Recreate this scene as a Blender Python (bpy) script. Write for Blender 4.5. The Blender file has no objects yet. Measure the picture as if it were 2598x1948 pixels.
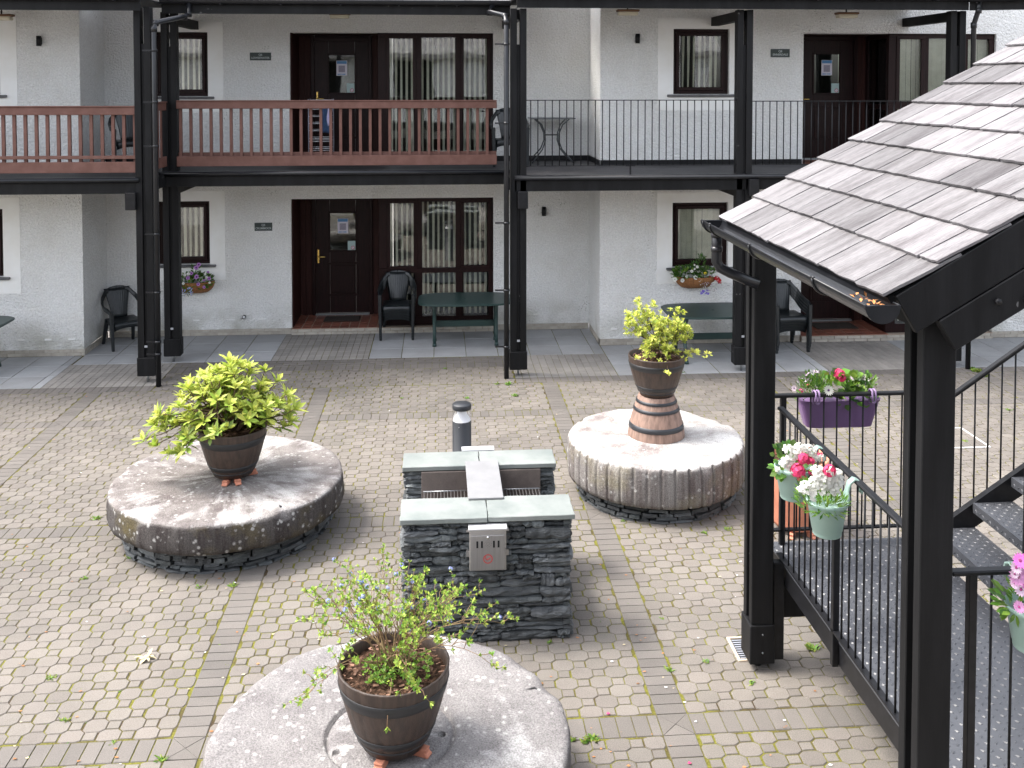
import bpy, bmesh, math, random
from math import sin, cos, pi, radians, sqrt, atan2
from mathutils import Vector, Matrix, noise
random.seed(11)
scene = bpy.context.scene
COL = scene.collection
# ---------------------------------------------------------------- camera, world, sun, exposure
CAMZ = 4.15
FPX, CX0 = 2480.0, 1299.0
YAW, PITCH = radians(4.24), radians(2.1)
CY0 = 212 + FPX*math.tan(PITCH)
cd = Vector((sin(YAW)*cos(PITCH), cos(YAW)*cos(PITCH), -sin(PITCH)))
cr = Vector((cos(YAW), -sin(YAW), 0))
cu = cr.cross(cd)
cam = bpy.data.objects.new('camera', bpy.data.cameras.new('camera'))
COL.objects.link(cam)
m3 = Matrix((cr, cu, -cd)).transposed()
cam.matrix_world = Matrix.Translation((0, 0, CAMZ)) @ m3.to_4x4()
cam.data.sensor_width = 36
cam.data.sensor_fit = 'HORIZONTAL'
cam.data.lens = 36*FPX/2598
cam.data.shift_y = -(974-CY0)/2598
cam.data.clip_start = 0.05
cam.data.clip_end = 500
scene.camera = cam
SUNDIR = Vector((-0.52, 0.10, 0.85)).normalized()
world = bpy.data.worlds.new("World"); scene.world = world; world.use_nodes = True
wn, wl = world.node_tree.nodes, world.node_tree.links
bg = wn['Background']
sky = wn.new('ShaderNodeTexSky'); sky.sky_type = 'NISHITA'; sky.sun_disc = False
sky.sun_elevation = math.asin(SUNDIR.z); sky.sun_rotation = atan2(SUNDIR.x, SUNDIR.y)
sky.dust_density = 4.0; sky.air_density = 1.0
hs = wn.new('ShaderNodeHueSaturation'); hs.inputs['Saturation'].default_value = 0.38
wl.new(sky.outputs[0], hs.inputs['Color']); wl.new(hs.outputs[0], bg.inputs['Color'])
bg.inputs['Strength'].default_value = 0.15
sl = bpy.data.lights.new('sun', 'SUN'); sl.energy = 1.0; sl.angle = radians(11); sl.color = (1.0, 0.955, 0.88)
so = bpy.data.objects.new('sun', sl); COL.objects.link(so)
so.rotation_euler = SUNDIR.to_track_quat('Z', 'Y').to_euler()
so.location = (-8, 2, 14)
scene.view_settings.view_transform = 'Standard'
scene.view_settings.look = 'None'
scene.view_settings.exposure = 2.1
scene.view_settings.gamma = 1.0

def ray(x, y):
    return cd + cr*((x-CX0)/FPX) - cu*((y-CY0)/FPX)
def at(x, y, Y):
    v = ray(x, y); return Vector((0, 0, CAMZ)) + v*(Y/v.y)
def atz(x, y, z):
    v = ray(x, y); return Vector((0, 0, CAMZ)) + v*((z-CAMZ)/v.z)
def atx(x, y, X):
    v = ray(x, y); return Vector((0, 0, CAMZ)) + v*(X/v.x)

# ---------------------------------------------------------------- materials
MATS = {}
def N(nt, t, **kw):
    n = nt.nodes.new(t)
    for k, v in kw.items():
        if k in n.inputs: n.inputs[k].default_value = v
        else: setattr(n, k, v)
    return n
def c4(c): return (c[0], c[1], c[2], 1)
def M(name, col, rough=.6, metal=0, col2=None, scale=6, lo=.4, hi=.65, detail=6, stretch=(1, 1, 1),
      island=0, islandhue=0, bump=0, bscale=80, bdist=.004, fine=0, fscale=250, spec=.5, trans=0, coat=0, speck=None, ioff=True, splash=None):
    if name in MATS: return MATS[name]
    m = bpy.data.materials.new(name); m.use_nodes = True
    nt = m.node_tree; L = nt.links; bs = nt.nodes['Principled BSDF']
    bs.inputs['Roughness'].default_value = rough; bs.inputs['Metallic'].default_value = metal
    bs.inputs['Specular IOR Level'].default_value = spec
    if coat: bs.inputs['Coat Weight'].default_value = coat
    tc = N(nt, 'ShaderNodeTexCoord'); mp = N(nt, 'ShaderNodeMapping')
    L.new(tc.outputs['Object'], mp.inputs[0]); mp.inputs['Scale'].default_value = stretch
    geo = N(nt, 'ShaderNodeNewGeometry')
    vec = mp.outputs[0]
    if island and ioff:
        ofs = N(nt, 'ShaderNodeVectorMath', operation='SCALE')
        L.new(geo.outputs['Random Per Island'], ofs.inputs['Scale']); ofs.inputs[0].default_value = (37, 53, 71)
        ad = N(nt, 'ShaderNodeVectorMath', operation='ADD'); L.new(vec, ad.inputs[0]); L.new(ofs.outputs[0], ad.inputs[1]); vec = ad.outputs[0]
    rgb = N(nt, 'ShaderNodeRGB'); rgb.outputs[0].default_value = c4(col)
    out = rgb.outputs[0]
    if col2 is not None:
        nz = N(nt, 'ShaderNodeTexNoise', Scale=scale, Detail=detail, Roughness=.6); L.new(vec, nz.inputs['Vector'])
        rp = N(nt, 'ShaderNodeMapRange'); rp.inputs['From Min'].default_value = lo; rp.inputs['From Max'].default_value = hi
        L.new(nz.outputs[0], rp.inputs[0])
        mx = N(nt, 'ShaderNodeMix', data_type='RGBA'); L.new(rp.outputs[0], mx.inputs[0]); L.new(out, mx.inputs[6])
        mx.inputs[7].default_value = c4(col2); out = mx.outputs[2]
    if fine:
        nz = N(nt, 'ShaderNodeTexNoise', Scale=fscale, Detail=3); L.new(vec, nz.inputs['Vector'])
        rp = N(nt, 'ShaderNodeMapRange'); rp.inputs['From Min'].default_value = .3; rp.inputs['From Max'].default_value = .7
        rp.inputs['To Min'].default_value = 1-fine; rp.inputs['To Max'].default_value = 1+fine; L.new(nz.outputs[0], rp.inputs[0])
        vm = N(nt, 'ShaderNodeVectorMath', operation='SCALE'); L.new(out, vm.inputs[0]); L.new(rp.outputs[0], vm.inputs['Scale']); out = vm.outputs[0]
    if speck:
        sc, th, sz, cc = speck
        vo = N(nt, 'ShaderNodeTexVoronoi', Scale=sc); L.new(tc.outputs['Object'], vo.inputs['Vector'])
        ms = N(nt, 'ShaderNodeTexNoise', Scale=sz); L.new(tc.outputs['Object'], ms.inputs['Vector'])
        lt = N(nt, 'ShaderNodeMath', operation='LESS_THAN'); L.new(vo.outputs['Distance'], lt.inputs[0]); lt.inputs[1].default_value = .22
        gt = N(nt, 'ShaderNodeMath', operation='GREATER_THAN'); L.new(ms.outputs[0], gt.inputs[0]); gt.inputs[1].default_value = th
        mu = N(nt, 'ShaderNodeMath', operation='MULTIPLY'); L.new(lt.outputs[0], mu.inputs[0]); L.new(gt.outputs[0], mu.inputs[1])
        mu2 = N(nt, 'ShaderNodeMath', operation='MULTIPLY'); L.new(mu.outputs[0], mu2.inputs[0]); mu2.inputs[1].default_value = .75
        mx = N(nt, 'ShaderNodeMix', data_type='RGBA'); L.new(mu2.outputs[0], mx.inputs[0]); L.new(out, mx.inputs[6]); mx.inputs[7].default_value = c4(cc); out = mx.outputs[2]
    if splash:
        z0, z1, cc = splash
        sx = N(nt, 'ShaderNodeSeparateXYZ'); L.new(tc.outputs['Object'], sx.inputs[0])
        n1 = N(nt, 'ShaderNodeTexNoise', Scale=2.2, Detail=6); L.new(tc.outputs['Object'], n1.inputs['Vector'])
        r1 = N(nt, 'ShaderNodeMapRange'); r1.inputs['From Min'].default_value = z1; r1.inputs['From Max'].default_value = z0; L.new(sx.outputs[2], r1.inputs[0])
        r2 = N(nt, 'ShaderNodeMapRange'); r2.inputs['From Min'].default_value = .40; r2.inputs['From Max'].default_value = .72; L.new(n1.outputs[0], r2.inputs[0])
        mu = N(nt, 'ShaderNodeMath', operation='MULTIPLY'); L.new(r1.outputs[0], mu.inputs[0]); L.new(r2.outputs[0], mu.inputs[1])
        mx = N(nt, 'ShaderNodeMix', data_type='RGBA'); L.new(mu.outputs[0], mx.inputs[0]); L.new(out, mx.inputs[6]); mx.inputs[7].default_value = c4(cc); out = mx.outputs[2]
    if island:
        rp = N(nt, 'ShaderNodeMapRange'); rp.inputs['To Min'].default_value = 1-island; rp.inputs['To Max'].default_value = 1+island
        L.new(geo.outputs['Random Per Island'], rp.inputs[0])
        vm = N(nt, 'ShaderNodeVectorMath', operation='SCALE'); L.new(out, vm.inputs[0]); L.new(rp.outputs[0], vm.inputs['Scale']); out = vm.outputs[0]
        if islandhue:
            h = N(nt, 'ShaderNodeHueSaturation')
            rp2 = N(nt, 'ShaderNodeMath', operation='MULTIPLY_ADD'); fr = N(nt, 'ShaderNodeMath', operation='FRACT')
            m7 = N(nt, 'ShaderNodeMath', operation='MULTIPLY'); L.new(geo.outputs['Random Per Island'], m7.inputs[0]); m7.inputs[1].default_value = 7.31
            L.new(m7.outputs[0], fr.inputs[0]); L.new(fr.outputs[0], rp2.inputs[0]); rp2.inputs[1].default_value = islandhue; rp2.inputs[2].default_value = .5-islandhue/2
            L.new(rp2.outputs[0], h.inputs['Hue']); L.new(out, h.inputs['Color']); out = h.outputs[0]
    L.new(out, bs.inputs['Base Color'])
    if bump:
        nz = N(nt, 'ShaderNodeTexNoise', Scale=bscale, Detail=4, Roughness=.6); L.new(vec, nz.inputs['Vector'])
        b = N(nt, 'ShaderNodeBump', Strength=bump, Distance=bdist); L.new(nz.outputs[0], b.inputs['Height'])
        L.new(b.outputs[0], bs.inputs['Normal'])
    if trans:
        tr = N(nt, 'ShaderNodeBsdfTranslucent'); L.new(out, tr.inputs['Color'])
        ms = N(nt, 'ShaderNodeMixShader'); ms.inputs[0].default_value = trans
        L.new(bs.outputs[0], ms.inputs[1]); L.new(tr.outputs[0], ms.inputs[2]); L.new(ms.outputs[0], nt.nodes['Material Output'].inputs[0])
    MATS[name] = m
    return m
def glass(name, tint=(.75, .8, .78), refl=1.0, rough=.02):
    if name in MATS: return MATS[name]
    m = bpy.data.materials.new(name); m.use_nodes = True; nt = m.node_tree; L = nt.links
    nt.nodes.remove(nt.nodes['Principled BSDF'])
    t = N(nt, 'ShaderNodeBsdfTransparent', Color=c4(tint)); g = N(nt, 'ShaderNodeBsdfGlossy', Roughness=rough)
    tc = N(nt, 'ShaderNodeTexCoord'); nz = N(nt, 'ShaderNodeTexNoise', Scale=1.3); L.new(tc.outputs['Object'], nz.inputs['Vector'])
    b = N(nt, 'ShaderNodeBump', Strength=.25, Distance=.01); L.new(nz.outputs[0], b.inputs['Height']); L.new(b.outputs[0], g.inputs['Normal'])
    fr = N(nt, 'ShaderNodeFresnel', IOR=1.5); mu = N(nt, 'ShaderNodeMath', operation='MULTIPLY_ADD')
    L.new(fr.outputs[0], mu.inputs[0]); mu.inputs[1].default_value = 2*refl; mu.inputs[2].default_value = .02
    ms = N(nt, 'ShaderNodeMixShader'); L.new(mu.outputs[0], ms.inputs[0]); L.new(t.outputs[0], ms.inputs[1]); L.new(g.outputs[0], ms.inputs[2])
    L.new(ms.outputs[0], nt.nodes['Material Output'].inputs[0]); MATS[name] = m
    return m

WHITE = M('roughcast white render', (.82, .82, .81), .9, col2=(.74, .73, .70), scale=1.6, lo=.45, hi=.8, bump=1, bscale=34, bdist=.05, fine=.10, fscale=42, spec=.1, speck=(26, .66, 1.3, (.35, .34, .3)), splash=(.08, .55, (.42, .41, .35)))
SMOOTHW = M('smooth white render', (.80, .80, .79), .85, col2=(.74, .73, .70), scale=2, bump=.25, bscale=120, bdist=.003, spec=.2)
BLACKT = M('black painted timber', (.0065, .0065, .007), .55, col2=(.012, .012, .013), scale=9, spec=.16, bump=.35, bscale=60, bdist=.003, stretch=(1, 1, .12), speck=(14, .66, 3, (.12, .12, .12)))
BLACKM = M('black painted metal', (.007, .007, .008), .42, col2=(.012, .012, .014), scale=20, spec=.25)
PVC = M('black plastic pipe', (.009, .010, .012), .3, col2=(.014, .014, .017), scale=14, spec=.4)
DKWOOD = M('dark rosewood frame', (.011, .0045, .0045), .4, spec=.16, col2=(.020, .007, .007), scale=10, stretch=(6, 6, .5))
REDWOOD = M('red brown stained timber', (.115, .055, .043), .6, spec=.25, col2=(.15, .076, .062), scale=7, stretch=(1, 1, 1), bump=.25, bscale=40, bdist=.002)
SLATESILL = M('slate sill', (.075, .078, .085), .6, col2=(.13, .125, .125), scale=8)
GLASS = glass('window glass', (.93, .95, .93))
GLASSD = glass('door glass', (.6, .65, .6), 1.3)
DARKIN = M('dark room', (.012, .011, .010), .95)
CURTAIN = M('cream blind fabric', (.80, .78, .68), .9, col2=(.70, .68, .58), scale=8, spec=.1, trans=.2)
GREY = M('grey metal', (.28, .29, .30), .4, metal=.8)
BRASS = M('polished brass', (.75, .52, .16), .25, metal=1)
TERRATILE = M('quarry tile', (.15, .046, .027), .5, col2=(.20, .068, .04), scale=12, island=.25)
PLINTH = M('pale plinth brick', (.40, .37, .32), .85, col2=(.32, .29, .25), scale=9, island=.12, bump=.4, bscale=90)
PAVER = M('concrete block paver', (.172, .154, .136), .9, col2=(.128, .116, .105), scale=.75, lo=.42, hi=.68, ioff=False, island=.10, islandhue=.012, fine=.24, fscale=170, bump=.5, bscale=170, bdist=.004, spec=.25)
PAVERD = M('dark paver course', (.146, .132, .120), .9, col2=(.116, .106, .098), scale=.8, ioff=False, island=.10, fine=.2, fscale=170, bump=.5, bscale=170, bdist=.004, spec=.25)
SLAB = M('grey concrete slab', (.31, .315, .32), .9, col2=(.235, .235, .235), scale=1.4, lo=.4, hi=.75, ioff=False, island=.12, fine=.1, fscale=220, bump=.3, bscale=160, spec=.25)
BRICKP = M('pale block paving', (.255, .238, .218), .9, col2=(.19, .178, .165), scale=1.1, ioff=False, island=.08, fine=.15, fscale=200, bump=.4, bscale=160, spec=.25)
JOINT = M('mossy joint soil', (.060, .044, .028), 1, col2=(.135, .130, .026), scale=2.6, lo=.36, hi=.56, fine=.3, fscale=90, bump=.6, bscale=120, bdist=.01, spec=.1)
CONC = M('pale concrete', (.5, .5, .5), .85, col2=(.4, .4, .4), scale=5)
SLATEWALL = M('dark slate stone', (.040, .046, .050), .5, col2=(.125, .135, .138), scale=6, lo=.36, hi=.72, stretch=(1, 1, 3.5), island=.45, islandhue=.05, bump=.9, bscale=26, bdist=.015, fine=.2, fscale=120)
RUST = M('rusty slate stone', (.12, .052, .026), .7, col2=(.06, .045, .04), scale=12, bump=.6, bscale=30, bdist=.01)
COPING = M('green slate coping', (.150, .170, .162), .55, col2=(.225, .24, .228), scale=2.6, lo=.35, hi=.6, fine=.08, bump=.2, bscale=40, island=.06)
DIVIDER = M('grey slate slab', (.185, .185, .19), .6, col2=(.22, .22, .225), scale=4, fine=.06)
FIREB = M('sooty brown slab', (.09, .072, .065), .8, col2=(.165, .135, .118), scale=4, lo=.35, hi=.7, fine=.15)
STEEL = M('brushed steel', (.50, .49, .48), .35, metal=.85, col2=(.44, .43, .42), scale=4, stretch=(1, 1, 30))
RED = M('red print', (.55, .03, .03), .6)
SLATEROOF = M('weathered roof slate', (.172, .165, .169), .75, spec=.15, col2=(.080, .072, .075), scale=2.4, lo=.42, hi=.74, stretch=(.55, 4.2, 4.2), island=.32, islandhue=.02, fine=.2, fscale=40, bump=.8, bscale=18, bdist=.008)
FARROOF = M('far roof slate', (.30, .29, .29), .7, col2=(.2, .19, .19), scale=3, island=.2)
CHAIRM = M('black green plastic', (.008, .011, .013), .34, col2=(.014, .017, .019), scale=15, spec=.5)
TABLEM = M('dark green plastic', (.015, .038, .035), .38, col2=(.021, .047, .043), scale=3)
BARRELP = M('brown barrel planter', (.058, .037, .027), .5, col2=(.032, .021, .016), scale=8, stretch=(5, 5, .35), bump=.5, bscale=30, bdist=.004)
HOOPP = M('dark barrel hoop', (.016, .016, .017), .5)
BARRELW = M('pinkish barrel wood', (.27, .175, .135), .7, col2=(.155, .10, .078), scale=6, stretch=(5, 5, .35), bump=.3, bscale=40)
HOOPI = M('grey iron hoop', (.035, .037, .042), .45, metal=.3)
TERRA = M('terracotta', (.55, .225, .14), .75, col2=(.46, .175, .11), scale=9)
SOIL = M('bark soil', (.040, .024, .016), 1, col2=(.16, .09, .06), scale=38, lo=.45, hi=.65, bump=1, bscale=60, bdist=.03, spec=.1)
MINT = M('mint green plastic', (.255, .375, .33), .42, col2=(.285, .40, .355), scale=5)
PURPLE = M('purple plastic', (.15, .082, .19), .42, col2=(.17, .095, .21), scale=5)
LILAC = M('lilac plastic', (.25, .165, .31), .42)
COIR = M('coir liner', (.30, .135, .05), .95, col2=(.20, .085, .03), scale=30, bump=.8, bscale=70, bdist=.01)
TWIG = M('brown twig', (.13, .08, .045), .8, col2=(.085, .052, .03), scale=12)
TWIGG = M('green twig', (.24, .17, .08), .8, col2=(.21, .12, .075), scale=9)
LEAFY = M('yellow green leaf', (.33, .41, .06), .5, island=.22, islandhue=.045, trans=.35, spec=.35)
LEAFY2 = M('young yellow leaf', (.47, .52, .11), .5, island=.18, islandhue=.03, trans=.35, spec=.35)
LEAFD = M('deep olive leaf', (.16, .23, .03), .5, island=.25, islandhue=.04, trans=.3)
LEAFB = M('bright lime leaf', (.60, .63, .13), .5, island=.18, islandhue=.035, trans=.35, spec=.3)
LEAFS = M('small fresh leaf', (.34, .46, .085), .5, island=.25, islandhue=.06, trans=.35, spec=.3)
LEAFG = M('green leaf', (.06, .14, .02), .5, island=.3, islandhue=.06, trans=.25)
LEAFG2 = M('light green leaf', (.135, .26, .03), .5, island=.3, islandhue=.05, trans=.3)
BLUEF = M('blue blossom', (.31, .35, .68), .8, island=.15, trans=.2)
WHITEF = M('white petal', (.66, .66, .61), .7, island=.04, trans=.25)
PINKF = M('hot pink petal', (.68, .05, .16), .7, island=.2, trans=.2)
MAUVEF = M('mauve petal', (.40, .19, .47), .7, island=.15, trans=.2)
DKMAUVE = M('dark purple throat', (.08, .015, .12), .8)
PALEMAUVE = M('pale mauve petal', (.42, .34, .40), .7, island=.15, trans=.2)
DAISYF = M('pink daisy petal', (.55, .25, .46), .7, island=.12, trans=.2)
YELLOWF = M('yellow petal', (.75, .55, .03), .7)
REDF = M('scarlet petal', (.45, .015, .02), .7, island=.2)
PAPER = M('white paper', (.70, .68, .76), .8)
PBLUE = M('blue print', (.10, .27, .52), .7)
STICK = M('pale green sticker', (.42, .56, .55), .6)
SIGNM = M('slate name plate', (.035, .048, .046), .6)
SIGNT = M('silver lettering', (.36, .40, .40), .6)
DENIM = M('blue denim', (.045, .09, .19), .9, col2=(.03, .06, .13), scale=20)
LILACC = M('white lilac cloth', (.62, .58, .80), .9)
WHITEP = M('white plastic', (.75, .75, .78), .4)
CREAMP = M('cream light diffuser', (.62, .57, .45), .5)
RUBBER = M('brown door mat', (.035, .024, .018), 1, bump=1, bscale=150, bdist=.01)
LAMPB = M('dark grey bollard', (.024, .026, .031), .45)
LAMPW = M('white lamp cone', (.92, .92, .95), .5)
CLEAR = glass('clear lens', (.99, .99, .99), .25)
DRYLEAF = M('dry leaf', (.45, .38, .24), .9)

# checker plate: raised tear-drop lugs from a real bump pattern
def checker():
    m = bpy.data.materials.new('black checker plate'); m.use_nodes = True; nt = m.node_tree; L = nt.links; bs = nt.nodes['Principled BSDF']
    bs.inputs['Base Color'].default_value = (.070, .073, .082, 1); bs.inputs['Roughness'].default_value = .36; bs.inputs['Specular IOR Level'].default_value = .6
    tc = N(nt, 'ShaderNodeTexCoord'); nz = N(nt, 'ShaderNodeTexNoise', Scale=3.0, Detail=5); L.new(tc.outputs['Object'], nz.inputs['Vector'])
    rp = N(nt, 'ShaderNodeMapRange'); rp.inputs['To Min'].default_value = .26; rp.inputs['To Max'].default_value = .5; L.new(nz.outputs[0], rp.inputs[0]); L.new(rp.outputs[0], bs.inputs['Roughness'])
    return m
CHECK = checker()

# stone of the old mill stones: weathered, with pale worn patches, lichen spots and radial wear
def stone(name, base, dark, pale, pal_lo, pal_hi, radial=3.0, side=.75, moss=(.2, .165, .075)):
    m = bpy.data.materials.new(name); m.use_nodes = True; nt = m.node_tree; L = nt.links; bs = nt.nodes['Principled BSDF']
    bs.inputs['Roughness'].default_value = .95; bs.inputs['Specular IOR Level'].default_value = .15
    tc = N(nt, 'ShaderNodeTexCoord'); sp = N(nt, 'ShaderNodeSeparateXYZ'); L.new(tc.outputs['Object'], sp.inputs[0])
    at2 = N(nt, 'ShaderNodeMath', operation='ARCTAN2'); L.new(sp.outputs[1], at2.inputs[0]); L.new(sp.outputs[0], at2.inputs[1])
    ln = N(nt, 'ShaderNodeVectorMath', operation='LENGTH'); cxy = N(nt, 'ShaderNodeCombineXYZ'); L.new(sp.outputs[0], cxy.inputs[0]); L.new(sp.outputs[1], cxy.inputs[1]); L.new(cxy.outputs[0], ln.inputs[0])
    pol = N(nt, 'ShaderNodeCombineXYZ')
    am = N(nt, 'ShaderNodeMath', operation='MULTIPLY'); L.new(at2.outputs[0], am.inputs[0]); am.inputs[1].default_value = radial
    L.new(am.outputs[0], pol.inputs[0]); L.new(ln.outputs['Value'], pol.inputs[1]); L.new(sp.outputs[2], pol.inputs[2])
    def nz(vec, sc, det=6, rg=.62):
        n = N(nt, 'ShaderNodeTexNoise', Scale=sc, Detail=det, Roughness=rg); L.new(vec, n.inputs['Vector']); return n.outputs[0]
    def mr(v, a, b):
        r = N(nt, 'ShaderNodeMapRange'); r.inputs['From Min'].default_value = a; r.inputs['From Max'].default_value = b; L.new(v, r.inputs[0]); return r.outputs[0]
    def mix(f, a, b):
        x = N(nt, 'ShaderNodeMix', data_type='RGBA'); L.new(f, x.inputs[0])
        for s, v in ((6, a), (7, b)):
            if isinstance(v, tuple): x.inputs[s].default_value = c4(v)
            else: L.new(v, x.inputs[s])
        return x.outputs[2]
    obj = tc.outputs['Object']
    c = mix(mr(nz(obj, 3.2), .38, .66), base, dark)
    add = N(nt, 'ShaderNodeMath', operation='ADD'); L.new(nz(obj, 1.4), add.inputs[0]); L.new(nz(pol.outputs[0], 2.2), add.inputs[1])
    c = mix(mr(add.outputs[0], pal_lo*2, pal_hi*2), c, pale)
    # side: water streaks run down the rim, over tones darkened to paint its shade
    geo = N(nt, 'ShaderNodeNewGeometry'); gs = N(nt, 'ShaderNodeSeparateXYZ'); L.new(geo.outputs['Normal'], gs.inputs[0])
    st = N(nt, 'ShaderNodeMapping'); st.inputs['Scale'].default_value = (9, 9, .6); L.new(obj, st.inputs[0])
    shaded_streak = mix(mr(nz(st.outputs[0], 1.6), .36, .66), tuple(x*side for x in base), tuple(x*side for x in dark))
    shaded_streak = mix(mr(nz(obj, 2.1), .52, .72), shaded_streak, moss)
    c = mix(mr(gs.outputs[2], .75, .3), c, shaded_streak)
    vo = N(nt, 'ShaderNodeTexVoronoi', Scale=17); L.new(obj, vo.inputs['Vector'])
    lt = mr(vo.outputs['Distance'], .34, .18); gt = mr(nz(obj, 6), .47, .54); mu = N(nt, 'ShaderNodeMath', operation='MULTIPLY'); L.new(lt, mu.inputs[0]); L.new(gt, mu.inputs[1])
    c = mix(mu.outputs[0], c, (.36, .35, .335))
    fr = nz(obj, 110, 3); r = N(nt, 'ShaderNodeMapRange'); r.inputs['From Min'].default_value = .3; r.inputs['From Max'].default_value = .7; r.inputs['To Min'].default_value = .6; r.inputs['To Max'].default_value = 1.4; L.new(fr, r.inputs[0])
    v = N(nt, 'ShaderNodeVectorMath', operation='SCALE'); L.new(c, v.inputs[0]); L.new(r.outputs[0], v.inputs['Scale'])
    L.new(v.outputs[0], bs.inputs['Base Color'])
    b = N(nt, 'ShaderNodeBump', Strength=.9, Distance=.012); L.new(nz(obj, 55, 5), b.inputs['Height']); L.new(b.outputs[0], bs.inputs['Normal'])
    return m
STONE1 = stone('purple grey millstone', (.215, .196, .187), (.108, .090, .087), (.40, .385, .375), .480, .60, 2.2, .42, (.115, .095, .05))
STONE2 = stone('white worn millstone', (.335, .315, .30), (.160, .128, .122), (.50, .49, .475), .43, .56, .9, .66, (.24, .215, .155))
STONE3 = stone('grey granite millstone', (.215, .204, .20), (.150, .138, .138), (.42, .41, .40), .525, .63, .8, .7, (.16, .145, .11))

# ---------------------------------------------------------------- mesh builder and scene helpers
class MB:
    def __init__(s): s.v = []; s.f = []; s.sm = []; s.mi = []
    def add(s, vs, fs, smooth=False, mi=0):
        o = len(s.v); s.v += [tuple(v) for v in vs]
        for f in fs: s.f.append(tuple(i+o for i in f)); s.sm.append(smooth); s.mi.append(mi)
    def box(s, x0, x1, y0, y1, z0, z1, mi=0):
        if x0 > x1: x0, x1 = x1, x0
        if y0 > y1: y0, y1 = y1, y0
        if z0 > z1: z0, z1 = z1, z0
        s.add([(x0, y0, z0), (x1, y0, z0), (x1, y1, z0), (x0, y1, z0), (x0, y0, z1), (x1, y0, z1), (x1, y1, z1), (x0, y1, z1)],
              [(0, 3, 2, 1), (4, 5, 6, 7), (0, 1, 5, 4), (1, 2, 6, 5), (2, 3, 7, 6), (3, 0, 4, 7)], False, mi)
    def beam(s, a, b, w, h, mi=0, up=(0, 0, 1)):
        a, b = Vector(a), Vector(b); d = (b-a).normalized(); u = Vector(up)
        sd = d.cross(u)
        if sd.length < 1e-4: sd = d.cross(Vector((0, 1, 0)))
        sd.normalize(); u = sd.cross(d)
        c = [(-w/2, -h/2), (w/2, -h/2), (w/2, h/2), (-w/2, h/2)]
        vs = [p+sd*x+u*y for p in (a, b) for x, y in c]
        s.add(vs, [(3, 2, 1, 0), (4, 5, 6, 7), (0, 1, 5, 4), (1, 2, 6, 5), (2, 3, 7, 6), (3, 0, 4, 7)], False, mi)
    def tube(s, pts, r, n=8, mi=0, smooth=True, caps=True):
        pts = [Vector(p) for p in pts]; rs = r if isinstance(r, (list, tuple)) else [r]*len(pts)
        vs = []; up = Vector((.13, .21, .97)); prev = None
        for i, p in enumerate(pts):
            t = (pts[min(i+1, len(pts)-1)]-pts[max(i-1, 0)]).normalized()
            a = prev if prev is not None else t.orthogonal().normalized()
            a = (a - t*a.dot(t))
            a = a.normalized() if a.length > 1e-6 else t.orthogonal().normalized()
            prev = a; b = t.cross(a)
            for k in range(n):
                q = 2*pi*k/n; vs.append(p+(a*cos(q)+b*sin(q))*rs[i])
        fs = [(i*n+k, i*n+(k+1) % n, (i+1)*n+(k+1) % n, (i+1)*n+k) for i in range(len(pts)-1) for k in range(n)]
        if caps: fs += [tuple(range(n-1, -1, -1)), tuple((len(pts)-1)*n+k for k in range(n))]
        s.add(vs, fs, smooth, mi)
    def lathe(s, prof, n=48, c=(0, 0), mi=0, smooth=True, a0=0, a1=2*pi, fn=None):
        full = abs(a1-a0-2*pi) < 1e-6; cnt = n if full else n+1; vs = []
        for r, z in prof:
            for k in range(cnt):
                q = a0+(a1-a0)*k/n; rr, zz = (r, z) if fn is None else fn(r, z, q)
                vs.append((c[0]+rr*cos(q), c[1]+rr*sin(q), zz))
        fs = [(i*cnt+k, i*cnt+(k+1) % cnt, (i+1)*cnt+(k+1) % cnt, (i+1)*cnt+k) for i in range(len(prof)-1) for k in range(n)]
        s.add(vs, fs, smooth, mi)
    def prism(s, poly, z0, z1, mi=0, axis='z'):
        n = len(poly)
        f = {'z': lambda x, y, z: (x, y, z), 'y': lambda x, y, z: (x, z, y), 'x': lambda x, y, z: (z, x, y)}[axis]
        vs = [f(x, y, z0) for x, y in poly]+[f(x, y, z1) for x, y in poly]
        s.add(vs, [tuple(range(n-1, -1, -1)), tuple(range(n, 2*n))]+[(i, (i+1) % n, n+(i+1) % n, n+i) for i in range(n)], False, mi)
    def quad(s, a, b, c, d, mi=0): s.add([a, b, c, d], [(0, 1, 2, 3)], False, mi)
    def build(s, name, mats, parent=None, bevel=0, world=True, seg=1, fix=False):
        if not isinstance(mats, (list, tuple)): mats = [mats]
        me = bpy.data.meshes.new(name)
        vs = s.v
        if parent is not None and world:
            o = W(parent); vs = [(x-o[0], y-o[1], z-o[2]) for x, y, z in vs]
        me.from_pydata(vs, [], s.f)
        me.polygons.foreach_set('use_smooth', s.sm); me.polygons.foreach_set('material_index', s.mi)
        for m in mats: me.materials.append(m)
        if bevel or fix:
            b = bmesh.new(); b.from_mesh(me)
            if fix: bmesh.ops.recalc_face_normals(b, faces=b.faces)
            if bevel:
                ed = [e for e in b.edges if len(e.link_faces) == 2 and e.calc_face_angle(0) > .6]
                bmesh.ops.bevel(b, geom=ed, offset=bevel, segments=seg, affect='EDGES', profile=.7)
            b.to_mesh(me); b.free()
        me.update()
        ob = bpy.data.objects.new(name, me); COL.objects.link(ob)
        if parent is not None: ob.parent = parent
        return ob
def W(o):
    v = Vector(o.location)
    while o.parent: o = o.parent; v = v+o.location
    return v
def tag(o, label, cat, group=None):
    o['label'] = label; o['category'] = cat
    if group: o['group'] = group
    return o
def thing(name, label, cat, loc=(0, 0, 0), rz=0, group=None):
    o = bpy.data.objects.new(name, None); COL.objects.link(o); o.location = loc; o.rotation_euler = (0, 0, rz); o.empty_display_size = .1
    return tag(o, label, cat, group)
def struct(o, kind='structure'): o['kind'] = kind; return o
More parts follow.
